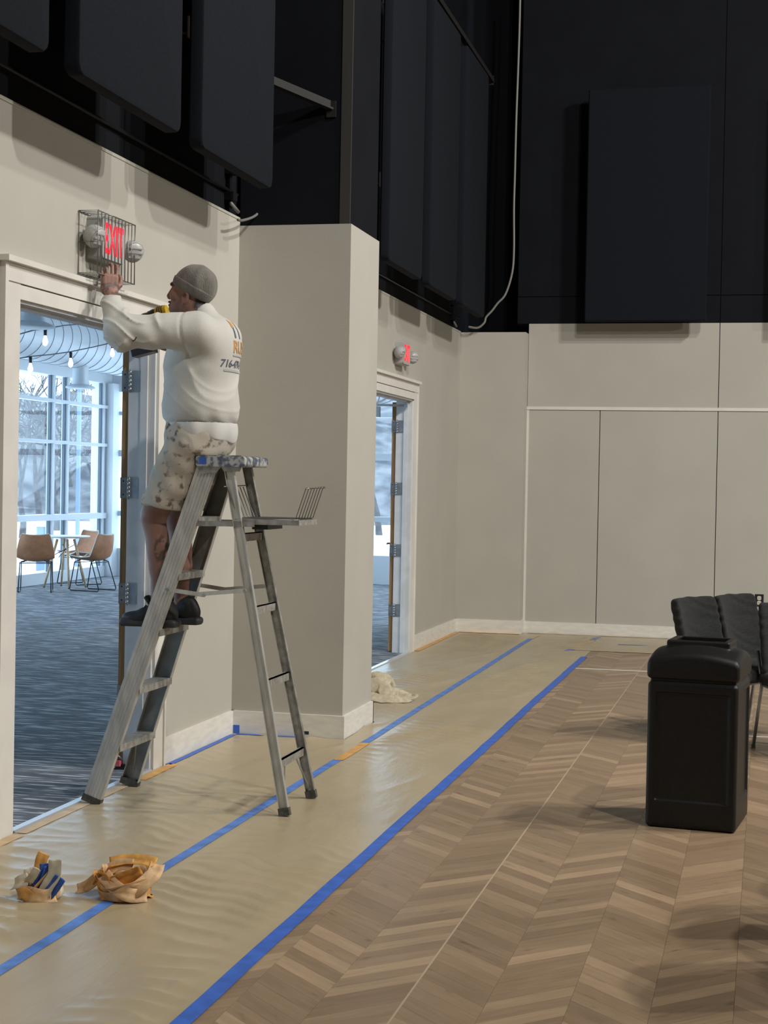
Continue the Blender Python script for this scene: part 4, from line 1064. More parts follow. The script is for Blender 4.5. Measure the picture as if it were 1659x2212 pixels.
for s in (-1, 1):
    hv.ell((-.010, s*.076, -.046), (.020, .010, .031), .006); hv.ell((-.006, s*.084, -.042), (.010, .006, .017), .004, 's'); hv.ell((-.008, s*.077, -.072), (.010, .007, .009), .006)
hv.cone((-.028, 0, -.075), (-.110, 0, -.20), .057, .066, .03)
V1, Q1 = hv.net(1); f_, s_, u_ = V1[:, 0], V1[:, 1], V1[:, 2]
C1 = np.tile(SK, (len(V1), 1))
def blend(C, mask, col): 
    m_ = np.clip(mask, 0, 1)[:, None]; C[:] = C*(1-m_)+np.array(col)*m_
def soft(d, w): return np.clip(.5-d/w, 0, 1)
blend(C1, soft(np.hypot((u_+.083)/.008, s_/.024)-1, .5)*(f_ > .09), (.24, .09, .075)); blend(C1, soft(np.hypot((u_+.098)/.008, s_/.022)-1, .5)*(f_ > .085), (.24, .09, .075))
blend(C1, soft(np.abs(u_+.0905)-.002, .002)*(f_ > .08)*(np.abs(s_) < .024), (.05, .02, .02))
blend(C1, soft(np.hypot((u_-.004)/.007, (np.abs(s_)-.034)/.024)-1, .4)*(f_ > .06), (.03, .02, .015))
blend(C1, soft(np.hypot((u_+.018)/.006, (np.abs(s_)-.031)/.013)-1, .4)*(f_ > .07), (.04, .03, .03))
blend(C1, soft(np.hypot((f_-.108)/.008, np.hypot((u_+.069)/.004, (np.abs(s_)-.010)/.005))-1, .6), (.06, .025, .02))
blend(C1, .45*soft(u_+.075, .03)*(u_ > -.15)*(f_ > .02), (.14, .085, .065))                 # stubble shadow of a beard
blend(C1, soft(f_+.052, .015)*soft(u_+.02, .02)*soft(-u_-.092, .02), (.022, .017, .014))      # cropped hair at the nape
blend(C1, soft(np.hypot((f_+.004)/.010, (u_+.036)/.012)-1, .8)*(np.abs(s_) > .074)*(np.abs(s_) < .0835), (.10, .045, .035))
Wh = np.array(v3(HC))+f_[:, None]*np.array(v3(HF))+s_[:, None]*np.array(v3(HS))+u_[:, None]*np.array(v3(HU))
# --- hands, each in its own frame (n back of hand, t thumb side, u finger direction)
def make_hand(wrist, nA, tA, uA, elbow, curls, spread=1.0, thumb=((.030, .022, -.006), (.056, .052, -.016), (.062, .082, -.026), (.056, .102, -.034))):
    hv = Vol((-.20, -.20, -.27), (.16, .20, .23), .0028)
    inv = Matrix((nA, tA, uA)); el = inv @ (Vector(elbow)-Vector(wrist)); el = el*min(1.0, .22/el.length)
    hv.cone((0, 0, .004), tuple(el), .026, .036, .0); hv.cone((0, .006, .0), tuple(Vector(el)+Vector((0, .004, 0))), .024, .034, .01)
    hv.rbox((0, .002, .050), (.0145, .040, .048), .013, .02)
    hv.ell((-.010, .026, .030), (.016, .016, .030), .015); hv.ell((-.009, -.026, .035), (.014, .014, .034), .015)
    specs = [(-.0315, .084, (.031, .021, .019), .0078), (-.0110, .094, (.039, .026, .021), .0087), (.0105, .097, (.043, .028, .022), .0090), (.0315, .091, (.038, .025, .021), .0088)]
    for (t0, u0, seg, r), (c, fan) in zip(specs, curls):
        p = np.array((.001, t0, u0-.012)); ang = 0; hv.cone((0, t0*.9, .05), p, .011, .0105, .008)
        for k, L in enumerate(seg):
            ang += math.radians(c[k]); d = np.array((-math.sin(ang), math.sin(fan)*spread, math.cos(ang)))
            p2 = p+d*(L+(.012 if k == 0 else 0)); hv.cone(p, p2, r*(1-.07*k), r*(.95-.08*k), .003); hv.ell(p2, (r*1.02*(1-.08*k),)*3, .003); p = p2
    for a, b, r0, r1 in zip(thumb[:-1], thumb[1:], (.0155, .0118, .0105), (.0122, .0108, .0090)):
        hv.cone((a[2], a[0], a[1]), (b[2], b[0], b[1]), r0, r1, .006)
    V, Q = hv.net(1); A = np.array([list(nA), list(tA), list(uA)])
    return V @ A+np.array(v3(Vector(wrist))), Q, V
uL = (wy(239, 560, 7.375)-WRI).normalized(); nL = Vector((.62, -.78, .05)); nL = (nL-uL*nL.dot(uL)).normalized(); tL = uL.cross(nL); tL = tL if tL.x > 0 else -tL
curlL = (((35, 62, 50), -.10), ((26, 60, 45), -.03), ((14, 40, 30), .04), ((8, 34, 28), .10))
V2, Q2, L2 = make_hand(WRI, nL, tL, uL, ELB, curlL)
uR = Vector((-.80, -.42, .30)).normalized(); nR = Vector((-.35, .86, .1)); nR = (nR-uR*nR.dot(uR)).normalized(); tR = uR.cross(nR); tR = tR if tR.z > 0 else -tR
curlR = (((62, 75, 50), 0), ((60, 75, 50), 0), ((58, 72, 50), 0), ((40, 50, 40), 0))
V3_, Q3, L3 = make_hand(WRR, nR, tR, uR, ELR, curlR)
def tattoo(C, V, L, amt):
    nz = np.array([noise.noise(Vector(p)*42)+.6*noise.noise(Vector(p)*95) for p in V]); m_ = amt*np.clip((nz+.12)*4, 0, 1)*np.clip((.062-L[:, 2])/.02, 0, 1)
    blend(C, m_, (.10, .075, .075)); nails = 0
C2 = np.tile(SK*1.12, (len(V2), 1)); tattoo(C2, V2, L2, .78); C3 = np.tile(SK*1.12, (len(V3_), 1))
# --- trunk (under the clothes) and legs
lv = Vol((-3.06, 7.33, .93), (-2.52, 7.83, 2.42), .0065)
lv.ell((-2.735, FY, 1.84), (.125, .155, .12), 0); lv.ell((-2.74, FY, 2.08), (.115, .155, .24), .06); lv.cone((-2.71, 7.45, 2.29), (-2.71, 7.69, 2.29), .055, .055, .05)
LEG = {}
for s, kn, an in ((-1, (-2.942, 7.466, 1.405), (-2.915, 7.477, .985)), (1, (-2.905, 7.682, 1.405), (-2.868, 7.666, .985))):
    hp = (-2.755, FY+s*.095, 1.78); kn = np.array(kn); an = np.array(an)
    lv.cone(hp, kn+(.01, 0, .03), .090, .064, .03); lv.ell(kn+(-.006, 0, 0), (.058, .056, .062), .03)
    lv.cone(kn+(.010, 0, -.06), an+(.004, 0, .18), .056, .050, .03); lv.ell(kn+(.030, 0, -.14), (.046, .052, .105), .03)
    lv.cone(an+(.002, 0, .18), an, .046, .037, .02); lv.ell(an+(-.01, 0, -.03), (.05, .036, .03), .02)
V4, Q4 = lv.net(1); C4 = np.tile(SK*.95, (len(V4), 1))
tp = np.array([noise.noise(Vector(p)*30)+.5*noise.noise(Vector(p)*70) for p in V4])
reg = np.clip(1-np.hypot((V4[:, 2]-1.255)/.085, (V4[:, 0]+2.885)/.035), 0, 1)*(V4[:, 1] < 7.47)
blend(C4, np.clip(reg*3, 0, 1)*np.clip((tp+.05)*5, 0, 1)*.8, (.06, .04, .035))
off = 0; VV = []; QQ = []
for V, Q in ((Wh, Q1), (V2, Q2), (V3_, Q3), (V4, Q4)): VV.append(V); QQ.append(Q+off); off += len(V)
body = npart('body', np.concatenate(VV), np.concatenate(QQ), 'skin', man, np.concatenate((C1, C2, C3, C4)))
body['label'] = 'bare face, tattooed forearm and lower legs'
# --- beanie
bv = Vol((-2.95, 7.44, 2.40), (-2.63, 7.70, 2.70), .0032)
BA = [tuple(HF), tuple(HS), tuple(HU)]; bc = np.array(v3(HC+HF*-.013+HU*.022))
bp0 = np.array((-2.798, 7.57, 2.512)); bn = Vector((-.48, 0, -.877)).normalized()
bv.ell(bc, (.1085, .0845, .0965), 0, axes=BA); bv.ell(bc+np.array((.010, 0, .008)), (.104, .083, .094), .02, axes=BA)
bv.half(bp0-np.array(v3(bn))*.012, v3(bn), .006)
def beanie_wr(X, Y, Z):
    q = (X-bp0[0])*.877*1-(Z-bp0[2])*.48
    hgt = -((X-bp0[0])*bn.x+(Z-bp0[2])*bn.z)
    return .0016*np.sin(60*hgt+18*q+12*Y)*np.sin(23*q+31*Y)+.0012*np.sin(95*q+40*hgt)
bv.warp(beanie_wr)
Vb, Qb = bv.net(2); npart('beanie', Vb, Qb, 'beanie', man)
bv = Vol((-2.95, 7.44, 2.40), (-2.63, 7.70, 2.70), .0032)
bv.ell(bc, (.1155, .0920, .1035), 0, axes=BA); bv.half(bp0, v3(bn), .008); bv.half(bp0-np.array(v3(bn))*.050, v3(-bn), .008)
Vb, Qb = bv.net(2); npart('beanie_cuff', Vb, Qb, 'beanie', bpy.data.objects['beanie'])
# --- sweatshirt
wrapc = WRI+(ELB-WRI)*.14
sv = Vol((-3.20, 7.08, 1.76), (-2.46, 8.02, 2.48), .0062)
sv.ell((-2.745, FY, 2.145), (.180, .205, .245), 0); sv.ell((-2.748, FY, 1.945), (.188, .203, .165), .08); sv.cone((-2.70, 7.40, 2.300), (-2.70, 7.75, 2.300), .083, .083, .07)
sv.ell((-2.640, FY, 2.27), (.085, .17, .12), .06)
sv.cone((-2.712, FY, 2.35), (-2.742, FY, 2.410), .084, .070, .03)
sv.cone(v3(SHL), v3(ELB+Vector((.03, 0, 0))), .094, .078, .045); sv.ell(v3(ELB), (.078, .075, .078), .04); sv.cone(v3(ELB), v3(wrapc), .074, .044, .03)
sv.cone(v3(SHR), v3(ELR), .092, .078, .045); sv.cone(v3(ELR), v3(WRR+(ELR-WRR)*.2), .074, .046, .03)
sv.half(v3(wrapc), v3(WRI-ELB)); cr_ = WRR+(ELR-WRR)*.2
sv.put((cr_.x-.12, cr_.y-.12, cr_.z-.1), (cr_.x+.02, cr_.y+.12, cr_.z+.15), lambda X, Y, Z: -((X-cr_.x)*(WRR-ELR).normalized().x+(Y-cr_.y)*(WRR-ELR).normalized().y+(Z-cr_.z)*(WRR-ELR).normalized().z), 0, 's') if False else None
hemz = lambda X: 1.822-.10*(X+2.745)
sv.put(sv.lo, sv.lo+sv.h*sv.n, lambda X, Y, Z: (Z-hemz(X))+0*Y, 0.01, 's')
sv.cone(v3(HC+HF*-.055+HU*-.125), v3(HC+HF*-.03+HU*-.05), .064, .062, .006, 's')
def crease(p, k=3.0): return (1-np.abs(np.sin(p)))**k
def folds(X, Y, Z):
    r = np.zeros(np.broadcast(X, Y, Z).shape, np.float32)
    tor = 1/(1+np.exp(-(X+2.955)/.02)); low = np.clip((2.26-Z)/.12, 0, 1)*np.clip((Z-1.87)/.04, 0, 1)
    n1 = np.sin(7*Y+3*Z)+.6*np.sin(13*X-6*Z+4*Y); n2 = np.sin(5*X+9*Z+2.2)
    r += .0045*tor*low*np.sin(21*(X*.62+Z*.78)+1.6*n1)
    r -= .0075*tor*low*crease(11*(X*.70+Z*.71)+.9*n1+.4)*np.clip(.45+.7*n2, 0, 1)          # long diagonal folds, armpit to hem
    r -= .0035*tor*low*crease(22*(X*.55+Z*.84)+1.3*n1+2.0*n2, 4)
    r += .004*tor*np.clip((1.95-Z)/.05, 0, 1)*np.clip((Z-1.865)/.02, 0, 1)*np.sin(48*X+30*Y)
    ax = np.array(v3(SHL-ELB)); ax /= np.linalg.norm(ax); q = (X-ELB.x)*ax[0]+(Y-ELB.y)*ax[1]+(Z-ELB.z)*ax[2]
    arm = np.clip((-2.78-X)/.05, 0, 1)*np.clip((Z-2.12)/.05, 0, 1)*np.clip((7.47-Y)/.05, 0, 1)
    r += .0035*arm*np.sin(40*q+20*(Z-2.3)+1.5*np.sin(16*Z+9*Y))
    r -= .012*arm*crease(20*q-14*(Z-2.3)+1.1*np.sin(18*Z+9*Y))*np.clip(.35+.8*np.sin(9*q+26*Z+1), 0, 1)
    r -= .009*arm*crease(34*(Z-2.3)+13*q+.9*np.sin(24*q), 3.5)*np.clip((2.49-Z)/.05, 0, 1)*np.clip((.16-q)/.06, 0, 1)
    # armhole seam
    r += .005*np.exp(-((X+2.745+.10*(Z-2.3))/.006)**2)*np.clip((7.46-Y)/.03, 0, 1)*np.clip((Z-2.17)/.04, 0, 1)
    # ribbed hem starts with a pinch
    r += .011*np.exp(-((Z-hemz(X)-.045)/.010)**2)*np.clip((7.95-Y)/.1, 0, 1)
    return r
sv.warp(folds)
Vs, Qs = sv.net(1); shirt = npart('sweatshirt', Vs, Qs, 'shirt', man)
uv_ = Vol((-2.95, 7.33, 1.72), (-2.50, 7.82, 1.88), .005)
uv_.ell((-2.735, FY, 1.84), (.180, .198, .16), 0)
uv_.put(uv_.lo, uv_.lo+uv_.h*uv_.n, lambda X, Y, Z: (Z-(1.812-.16*(X+2.745)-.005*np.sin(26*X+20*Y))), .004, 's')
uv_.warp(lambda X, Y, Z: .004*np.sin(40*X+35*Y))
Vu, Qu = uv_.net(1); npart('undershirt_tail', Vu, Qu, 'undershirt', man)
# --- shorts
ov = Vol((-3.05, 7.30, 1.38), (-2.50, 7.85, 1.92), .0058)
ov.ell((-2.745, FY, 1.825), (.168, .185, .135), 0); ov.ell((-2.680, FY, 1.795), (.100, .160, .085), .05)
ov.cone((-2.765, 7.478, 1.760), (-2.912, 7.460, 1.430), .122, .103, .06); ov.cone((-2.755, 7.668, 1.760), (-2.885, 7.688, 1.430), .122, .103, .05)
ov.put(ov.lo, ov.lo+ov.h*ov.n, lambda X, Y, Z: (Z-1.462+.16*(X+2.905))+0*Y, .004, 's')
def sfold(X, Y, Z): return .006*np.sin(34*(X*.5-Z*.85)+2*np.sin(9*Y+5*X))*np.clip(.4+.6*np.sin(7*Z+8*X), 0, 1)+.003*np.sin(70*(X*.7+Z*.6)+3*np.sin(14*Y))
ov.warp(sfold)
ov.rbox((-2.56, LYC, 1.60), (.146, .20, .114), .002, .004, 's')
Vo, Qo = ov.net(1); shorts = npart('shorts', Vo, Qo, 'shorts', man)
# --- shoes
def shoe(x, y, z, name_y):
    v = Vol((x-.20, y-.08, z-.01), (x+.13, y+.08, z+.17), .0038)
    v.ell((x-.105, y, z+.042), (.085, .047, .034), 0); v.ell((x+.055, y, z+.060), (.050, .041, .058), .02)
    v.cone((x+.030, y, z+.085), (x-.060, y, z+.058), .045, .040, .03); v.cone((x+.012, y, z+.112), (x+.045, y, z+.105), .037, .036, .02)
    v.rbox((x-.045, y, z+.128), (.012, .026, .030), .010, .012, axes=[(.8, 0, .6), (0, 1, 0), (-.6, 0, .8)])
    v.half((x, y, z+.022), (0, 0, -1))
    V, Q = v.net(1); u = npart('shoe_upper', V, Q, 'shoe', man)
    v = Vol((x-.21, y-.08, z-.01), (x+.13, y+.08, z+.06), .0038)
    v.rbox((x-.040, y, z+.017), (.145, .048, .017), .012, 0); v.ell((x-.150, y, z+.026), (.045, .046, .020), .02); v.ell((x+.075, y, z+.022), (.042, .046, .022), .02)
    v.half((x, y, z+.001), (0, 0, -1))
    V, Q = v.net(1); npart('shoe_sole', V, Q, 'shoe_sole', u)
    for k in range(4):
        p = Vector((x-.040-.022*k, y, z+.118-.016*k)); part('lace', MB().tube([p+Vector((0, -.026, -.006)), p+Vector((-.004, 0, .002)), p+Vector((0, .026, -.006))], .003, 6), 'shoe_sole', u, True)
shoe(-2.915, 7.477, STEPZ[2]+.003, 0); shoe(-2.868, 7.666, STEPZ[2]+.003, 0)
# --- print on the back of the sweatshirt, wrapped onto the cloth
bvh = BVHTree.FromPolygons([Vector(p) for p in Vs], [tuple(int(i) for i in q) for q in Qs])
def onback(a, b):
    """a runs towards his right (+Y), b up; lands on the back of the shirt"""
    h = bvh.ray_cast(Vector((-2.2, a, b)), Vector((-1, 0, 0)))
    p = h[0] if h[0] is not None else Vector((-2.56, a, b)); return p+Vector((.0022, 0, 0))
def pr_text(txt, size, a0, b0, material, name='print'):
    vs, fs = text_mesh(txt, size, size*.022); x0 = min(v[0] for v in vs)
    me = MB().add([onback(a0+v[0]-x0, b0+v[1]) for v in vs], fs); part(name, me, material, shirt, fix=False)
def pr_patch(poly, material):
    n = len(poly); c = (sum(p[0] for p in poly)/n, sum(p[1] for p in poly)/n); mb = MB()
    P = []
    for i in range(n):
        a, b = poly[i], poly[(i+1) % n]; P += [(a[0]+(b[0]-a[0])*k/3, a[1]+(b[1]-a[1])*k/3) for k in range(3)]
    mb.add([onback(*c)]+[onback(*p) for p in P], [(0, 1+i, 1+(i+1) % len(P)) for i in range(len(P))]); part('print', mb, material, shirt, fix=False)
def pr_strip(a0, a1, b0, b1, material, n=14):
    mb = MB()
    for i in range(n+1): mb.v += [onback(a0+(a1-a0)*i/n, b0)+Vector((.001, 0, 0)), onback(a0+(a1-a0)*i/n, b1)+Vector((.001, 0, 0))]
    mb.f = [(2*i, 2*i+1, 2*i+3, 2*i+2) for i in range(n)]; part('print', mb, material, shirt, fix=False)
A0 = 7.462
pr_text('716-479-6', .050, A0-.025, 2.150, 'print_navy', 'phone_number')
pr_strip(A0+.0, A0+.22, 2.128, 2.138, 'print_grey')
pr_text('RUS', .085, A0+.045, 2.222, 'print_orange', 'company_name')
pr_strip(A0+.045, A0+.22, 2.204, 2.213, 'print_grey')
for k, q in ((0, A0+.062), (1, A0+.118)):
    pr_patch([(q, 2.295), (q+.016, 2.295), (q+.018, 2.345), (q+.004, 2.345)], 'print_navy')
    pr_patch([(q-.004, 2.345), (q+.024, 2.345), (q+.030, 2.375), (q+.006, 2.385)], 'print_olive' if k else 'print_orange')
stm = MB(); sp_c = wy(291, 732, 7.2)
hit = bvh.ray_cast(Vector((0, 0, CAMH)), ray(291, 732).normalized())[0]
if hit is not None:
    d1 = (ray(295, 726).normalized()); pts_ = [bvh.ray_cast(Vector((0, 0, CAMH)), ray(x, y).normalized())[0] for x, y in ((286, 736), (291, 734), (295, 727), (296, 729), (293, 735), (288, 738))]
    if all(p is not None for p in pts_): part('paint_stain', MB().add([p+Vector((0, -.003, 0)) for p in pts_], [tuple(range(6))]), 'stain', shirt)

# ------------------------------------------------------------------ cordless drill in his right hand
dt0 = wy(291, 692, 7.70); dt1 = wy(357, 674, 7.70); da = (dt1-dt0).normalized()
drl = thing('cordless_drill', 'yellow and black cordless drill held behind the raised sleeve', 'drill', tuple((dt0+dt1)/2))
part('drill_bit', MB().tube([dt0-da*.004, dt0+da*.03], [.0025, .004], 8), 'steel', drl, True)
part('chuck', MB().lathe(dt0+da*.022, [(.009, 0), (.019, .012), (.023, .03), (.023, .055), (.027, .06), (.027, .075)], 20, da), 'drill_black', drl, True, 40)
part('gear_case', MB().lathe(dt0+da*.095, [(.029, 0), (.031, .008), (.031, .03)], 20, da), 'drill_black', drl, True, 40)
hsg = part('motor_housing', MB().lathe(dt0+da*.122, [(.031, 0), (.035, .006), (.036, .045), (.033, .06), (.022, .064)], 20, da), 'drill_yellow', drl, True, 40)
for k in range(3): part('vent_slot', MB().lathe(dt0+da*(.136+.012*k), [(.0372, 0), (.0372, .004)], 20, da), 'drill_black', hsg)
gt = dt0+da*.135; gb = wy(318, 752, 7.70); gd = (gb-gt).normalized(); gs = Vector((0, 1, 0))
part('grip', MB().tube([gt, gt+(gb-gt)*.35, gt+(gb-gt)*.7, gb], [.026, .021, .022, .026], 14), 'drill_black', drl, True)
bt = wy(312, 760, 7.70)
part('battery', MB().obox(bt+Vector((0, 0, .002)), (da, (0, 1, 0), da.cross(Vector((0, 1, 0)))), (.057, .038, .018)), 'drill_black', drl)
part('battery_band', MB().obox(bt+Vector((0, 0, .022)), (da, (0, 1, 0), da.cross(Vector((0, 1, 0)))), (.052, .034, .006)), 'drill_yellow', drl)

# ================================================================== waste bin
bo = Vector((-.325, 7.651, 0)); ea = Vector((.994, -.111, 0)).normalized(); eb = Vector((.111, .994, 0)).normalized()
BW, BD = .2155, .230
bin_ = thing('waste_bin', 'square black plastic waste bin with panelled sides and a domed open lid', 'waste bin', tuple(bo+eb*BD))
def to_world(V):
    return np.array(v3(bo+eb*BD))+V[:, :1]*np.array(v3(ea))+V[:, 1:2]*np.array(v3(eb))+V[:, 2:3]*np.array((0, 0, 1.0))
v = Vol((-.25, -.26, -.01), (.25, .26, .73), .0052)
v.rbox((0, 0, .345), (BW-.004, BD-.004, .345), .022, 0); v.rbox((0, 0, .700), (BW-.016, BD-.016, .022), .006, .004)
for s in (-1, 1):
    v.rbox((0, s*(BD-.004), .385), (BW-.045, .011, .255), .008, .005, 's'); v.rbox((s*(BW-.004), 0, .385), (.011, BD-.045, .255), .008, .005, 's')
V, Q = v.net(0); npart('bin_body', to_world(V), Q, 'bin_plastic', bin_)
v = Vol((-.25, -.26, .69), (.25, .26, .93), .0052)
v.rbox((0, 0, .792), (BW+.001, BD+.001, .092), .022, 0)
v.put(v.lo, v.lo+v.h*v.n, lambda X, Y, Z: -((np.sqrt((X/.72)**2+(Y/.72)**2+((Z-.20)/.655)**2)-1)*.6), .03, 's')
v.rbox((.0, .045, .850), (.150, .130, .024), .010, .010)
v.rbox((.0, .045, .900), (.120, .100, .110), .010, .004, 's')
V, Q = v.net(0); npart('bin_lid', to_world(V), Q, 'bin_plastic', bin_)
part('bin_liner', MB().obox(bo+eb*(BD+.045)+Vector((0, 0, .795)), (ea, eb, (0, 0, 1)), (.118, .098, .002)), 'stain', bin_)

# ================================================================== black upholstered chairs behind the bin
def hall_chair():
    t = thing('stacking_chair', 'x', 'chair', (0, 0, 0), 'black upholstered chairs in the hall')
    v = Vol((-.28, .06, .40), (.28, .42, .95), .007)
    ca_, sa_ = math.cos(math.radians(14)), math.sin(math.radians(14))
    v.rbox((0, .255, .675), (.232, .034, .235), .030, 0, axes=[(1, 0, 0), (0, ca_, -sa_), (0, sa_, ca_)])
    v.warp(lambda X, Y, Z: .9*(X**2)*np.ones_like(Z)*np.sign(.255-Y-.0)*0+.0025*np.sin(75*Z+3*np.sin(9*X)+2*np.sin(14*X+20*Z)))
    V, Q = v.net(1); V[:, 1] -= 1.2*V[:, 0]**2; link('backrest', np_mesh('backrest', V, Q), 'chair_fabric', t)
    v = Vol((-.27, -.27, .36), (.27, .26, .52), .008); v.rbox((0, -.01, .445), (.238, .235, .042), .035, 0); v.warp(lambda X, Y, Z: .002*np.sin(60*X+5*np.sin(20*Y))+0*Z)
    V, Q = v.net(1); link('seat', np_mesh('seat', V, Q), 'chair_fabric', t)
    for s in (-1, 1):
        part('leg', MB().tube([(s*.215, -.20, .41), (s*.235, -.235, .012)], .011, 8), 'steel', t, True)
        part('leg', MB().tube([(s*.215, .28, .60), (s*.215, .20, .40), (s*.235, .27, .012)], .011, 8), 'steel', t, True)
        for y in (-.235, .27): part('glide', MB().lathe((s*.235, y, 0), [(.014, 0), (.013, .02)], 10), 'rubber', t)
    part('seat_frame', MB().tube([(-.215, -.20, .40), (.215, -.20, .40), (.215, .20, .40), (-.215, .20, .40)], .010, 8, closed=True), 'steel', t, True)
    return t
hc = hall_chair()
rz = math.radians(60); bk = Vector((-math.sin(rz), math.cos(rz), 0))*.30
def place_hall(o, p0, p1, lab, first=False, r=rz):
    a = fl(*p0, .905); b = fl(*p1, .905); c = (a+b)/2; bk_ = Vector((-math.sin(r), math.cos(r), 0))*.31
    if first: o.location = (c.x-bk_.x, c.y-bk_.y, 0); o.rotation_euler = (0, 0, r); o['label'] = lab; return o
    return dup(o, (c.x-bk_.x, c.y-bk_.y, 0), r, lab)
place_hall(hc, (1438, 1292), (1522, 1286), 'black upholstered chair whose back shows just behind the bin opening', True)
place_hall(hc, (1530, 1286), (1606, 1280), 'black upholstered chair next in the row, its back rounded beside the wall outlet')
place_hall(hc, (1664, 1302), (1752, 1298), 'black upholstered chair at the end of the row, mostly out of view', r=math.radians(20))

dup(hc, (.62, 5.55, 0), math.radians(95), 'black upholstered chair added out of view to cast a shadow before the bin')  # two unseen chairs, added for the shadows they throw into view
dup(hc, (.70, 6.25, 0), math.radians(80), 'second black upholstered chair added out of view for its shadow near the bin')

# ================================================================== torn paper and tape on the floor, a rag
def ribbon(mb_pts, w_, nrm=None):
    mb = MB(); P = smooth_pts(mb_pts, 5); k = len(P); up = Vector((0, 0, 1))
    for i, p in enumerate(P):
        d = (P[min(i+1, k-1)]-P[max(i-1, 0)]).normalized(); n = nrm(i/(k-1)) if nrm else up
        s = d.cross(n); s = s.normalized() if s.length > 1e-3 else Vector((0, 0, 1))
        n2 = s.cross(d)*.0
        for q in (-1, -.33, .33, 1): mb.v.append(p+s*w_/2*q+d.cross(s)*.004*(1 if abs(q) < .5 else -1))
    for i in range(k-1):
        for j in range(3): a = i*4+j; mb.f.append((a, a+1, a+5, a+4))
    return mb
def strip_part(t, pts, w_, material, nrm=None):
    mb = ribbon(pts, w_, nrm)
    zmin = min(p.z for p in mb.v)
    for p in mb.v:
        if p.z < .008: p.z = .008+.15*(p.z-zmin)*0
    o = part('paper_strip', mb, material, t, True, fix=False); m_ = o.modifiers.new('thick', 'SOLIDIFY'); m_.thickness = .0012; return o
c1 = fl(88, 1942); k1 = .00163         # metres per photo pixel here
def near(c, dx, dy, dz):  return Vector((c.x+dx, c.y+dy, max(.012, dz)))
t = thing('paper_wad', 'crumpled wad of torn tan paper with blue tape and clear film', 'crumpled paper', (c1.x, c1.y, .01), 'torn masking waste on the floor')
rnd = random.Random(5)
def vs(ax): return lambda q: ax
for i in range(9):
    a = rnd.uniform(0, 6.28); r = .05
    pts = [near(c1, r*math.cos(a)*rnd.uniform(.6, 1.2), r*math.sin(a), .015), near(c1, .07*math.cos(a+.8), .05*math.sin(a+.8), rnd.uniform(.03, .06)), near(c1, .05*math.cos(a+1.9), .05*math.sin(a+1.9), rnd.uniform(.07, .11)), near(c1, .02*math.cos(a+3), .03*math.sin(a+3), rnd.uniform(.05, .09)), near(c1, -.06*math.cos(a), .04*math.sin(a+2), rnd.uniform(.01, .05))]
    axv = Vector((rnd.uniform(-1, 1), rnd.uniform(-1, 1), rnd.uniform(-.6, .8))).normalized()
    strip_part(t, pts, rnd.uniform(.035, .055), ('kraft', 'kraft_orange', 'paper_white', 'kraft', 'film')[i % 5], vs(axv))
fr_ = Vector((.25, -1, .15))
strip_part(t, [near(c1, -.02, -.03, .05), near(c1, .0, -.02, .10), near(c1, .005, -.01, .15), near(c1, .012, .0, .175)], .045, 'kraft_orange', vs(fr_))
strip_part(t, [near(c1, -.01, -.045, .04), near(c1, .015, -.045, .08), near(c1, .03, -.04, .12), near(c1, .028, -.035, .145)], .032, 'tape_royal', vs(fr_))
strip_part(t, [near(c1, .0, -.05, .045), near(c1, .03, -.05, .085), near(c1, .045, -.04, .135)], .022, 'tape_royal', vs(fr_))
strip_part(t, [near(c1, .05, -.05, .03), near(c1, .075, -.05, .06), near(c1, .10, -.045, .10)], .045, 'tape_royal', vs(fr_))
strip_part(t, [near(c1, .03, -.06, .02), near(c1, .055, -.055, .07), near(c1, .075, -.045, .11), near(c1, .075, -.04, .165)], .048, 'film', vs(fr_))
strip_part(t, [near(c1, -.03, -.055, .075), near(c1, -.005, -.06, .10), near(c1, .01, -.055, .13)], .03, 'paper_white', vs(fr_))
strip_part(t, [near(c1, -.10, -.03, .055), near(c1, -.07, -.05, .07), near(c1, -.03, -.05, .085)], .05, 'paper_white', vs(Vector((.3, -.8, .6))))
strip_part(t, [near(c1, -.075, -.05, .02), near(c1, -.02, -.075, .035), near(c1, .04, -.07, .025), near(c1, .08, -.04, .03)], .06, 'kraft', vs(Vector((.2, -1, .2))))
strip_part(t, [near(c1, -.06, -.06, .03), near(c1, -.03, -.08, .04), near(c1, .0, -.075, .02)], .04, 'kraft_orange', vs(Vector((.2, -1, .3))))
c2_ = fl(265, 1938)
t = thing('paper_wad', 'loose tangle of tan and orange masking tape strips lying over the blue line', 'crumpled paper', (c2_.x, c2_.y, .01), 'torn masking waste on the floor')
rnd = random.Random(11)
for i in range(13):
    a0 = rnd.uniform(0, 6.28); rx = rnd.uniform(.07, .125); ry = rnd.uniform(.05, .10); z0 = rnd.uniform(.02, .085); tl = rnd.uniform(-.35, .35); n = rnd.choice((5, 6, 7))
    pts = [near(c2_, .01+rx*math.cos(a0+k*.75), ry*math.sin(a0+k*.75), z0+tl*rx*math.cos(a0+k*.75)+.02*math.sin(k*2.1)) for k in range(n)]
    axv = lambda q, s=rnd.uniform(-.5, .5), ph=a0, n=n: Vector((math.cos(ph+q*(n-1)*.75), math.sin(ph+q*(n-1)*.75), s))
    strip_part(t, pts, rnd.uniform(.040, .055), ('kraft', 'kraft_orange', 'kraft', 'kraft', 'kraft_orange')[i % 5], axv)
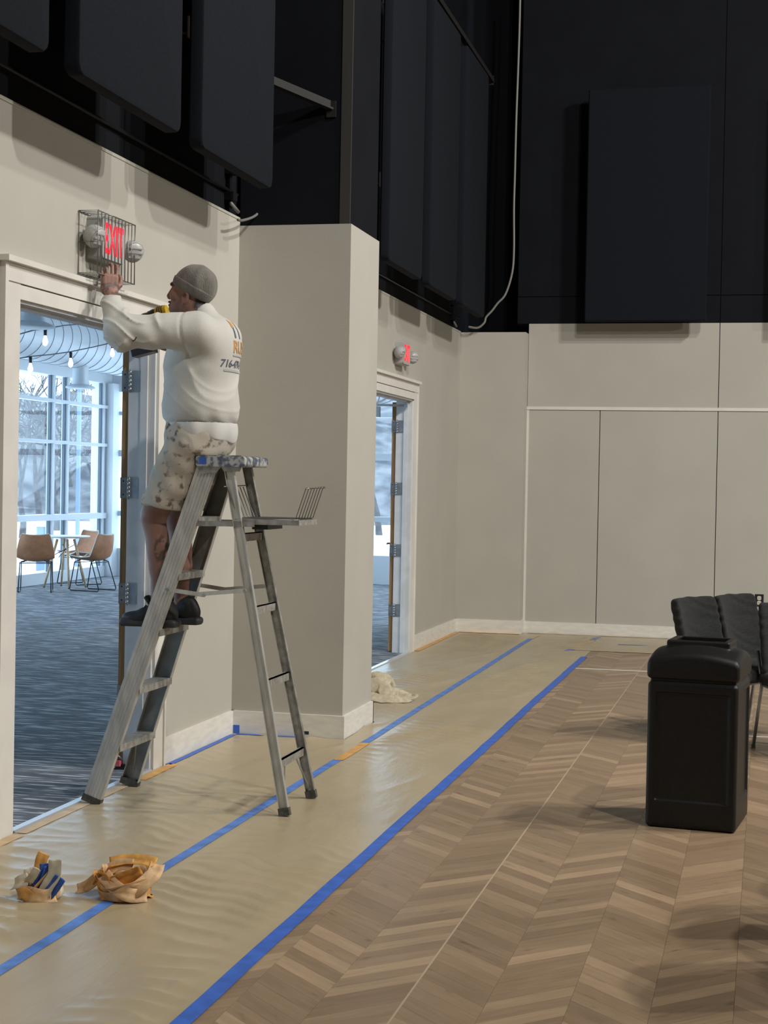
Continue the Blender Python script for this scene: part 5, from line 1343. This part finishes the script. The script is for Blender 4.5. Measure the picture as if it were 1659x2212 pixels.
strip_part(t, [near(c2_, -.19, -.0, .012), near(c2_, -.14, -.01, .035), near(c2_, -.09, .0, .075), near(c2_, -.03, .02, .115), near(c2_, .03, .02, .12)], .05, 'kraft', vs(Vector((.1, -.75, .65))))
strip_part(t, [near(c2_, -.05, -.07, .10), near(c2_, .0, -.09, .065), near(c2_, .06, -.09, .035), near(c2_, .12, -.05, .025)], .052, 'kraft', vs(Vector((.2, -.9, .4))))
strip_part(t, [near(c2_, .04, -.07, .03), near(c2_, .09, -.07, .06), near(c2_, .13, -.02, .10), near(c2_, .125, .04, .13)], .055, 'kraft', vs(Vector((.35, -.9, .2))))
strip_part(t, [near(c2_, -.07, .03, .12), near(c2_, .0, .04, .135), near(c2_, .07, .03, .14), near(c2_, .12, .02, .135)], .05, 'kraft_orange', vs(Vector((.1, -.6, .8))))
rc_ = fl(838, 1512)
t = thing('rag', 'crumpled beige drop-cloth rag on the paper behind the tall pier', 'rag', (rc_.x, rc_.y, .01))
rnd = random.Random(23)
def fold(P, w_, ax):
    o = strip_part(t, [near(rc_, *p) for p in P], w_, 'rag', vs(Vector(ax))); o.name = 'cloth_fold'
fold([(-.22, .10, .02), (-.17, .08, .09), (-.10, .06, .14), (-.05, .08, .10), (.0, .06, .03)], .13, (.3, -.8, .5))
fold([(-.20, -.02, .02), (-.14, -.04, .08), (-.06, -.02, .11), (.0, -.04, .05), (.06, -.06, .02)], .12, (.2, -.9, .35))
fold([(-.10, .02, .10), (-.02, -.02, .07), (.06, -.05, .03), (.14, -.04, .03), (.19, .01, .04), (.15, .06, .02)], .075, (.1, -.5, .85))
fold([(-.17, -.10, .02), (-.10, -.14, .04), (-.02, -.15, .025), (.06, -.15, .03), (.13, -.12, .02), (.17, -.06, .03)], .085, (.1, -.6, .8))
fold([(-.18, .0, .05), (-.12, -.05, .03), (-.05, -.12, .02), (.03, -.18, .015)], .10, (.4, -.5, .75))
fold([(-.14, .14, .12), (-.08, .12, .15), (-.02, .10, .11), (.02, .02, .05), (.08, .0, .02)], .09, (-.3, -.6, .7))
fold([(-.05, -.08, .05), (.02, -.06, .07), (.09, -.02, .05), (.16, .0, .015)], .08, (.0, -.8, .6))
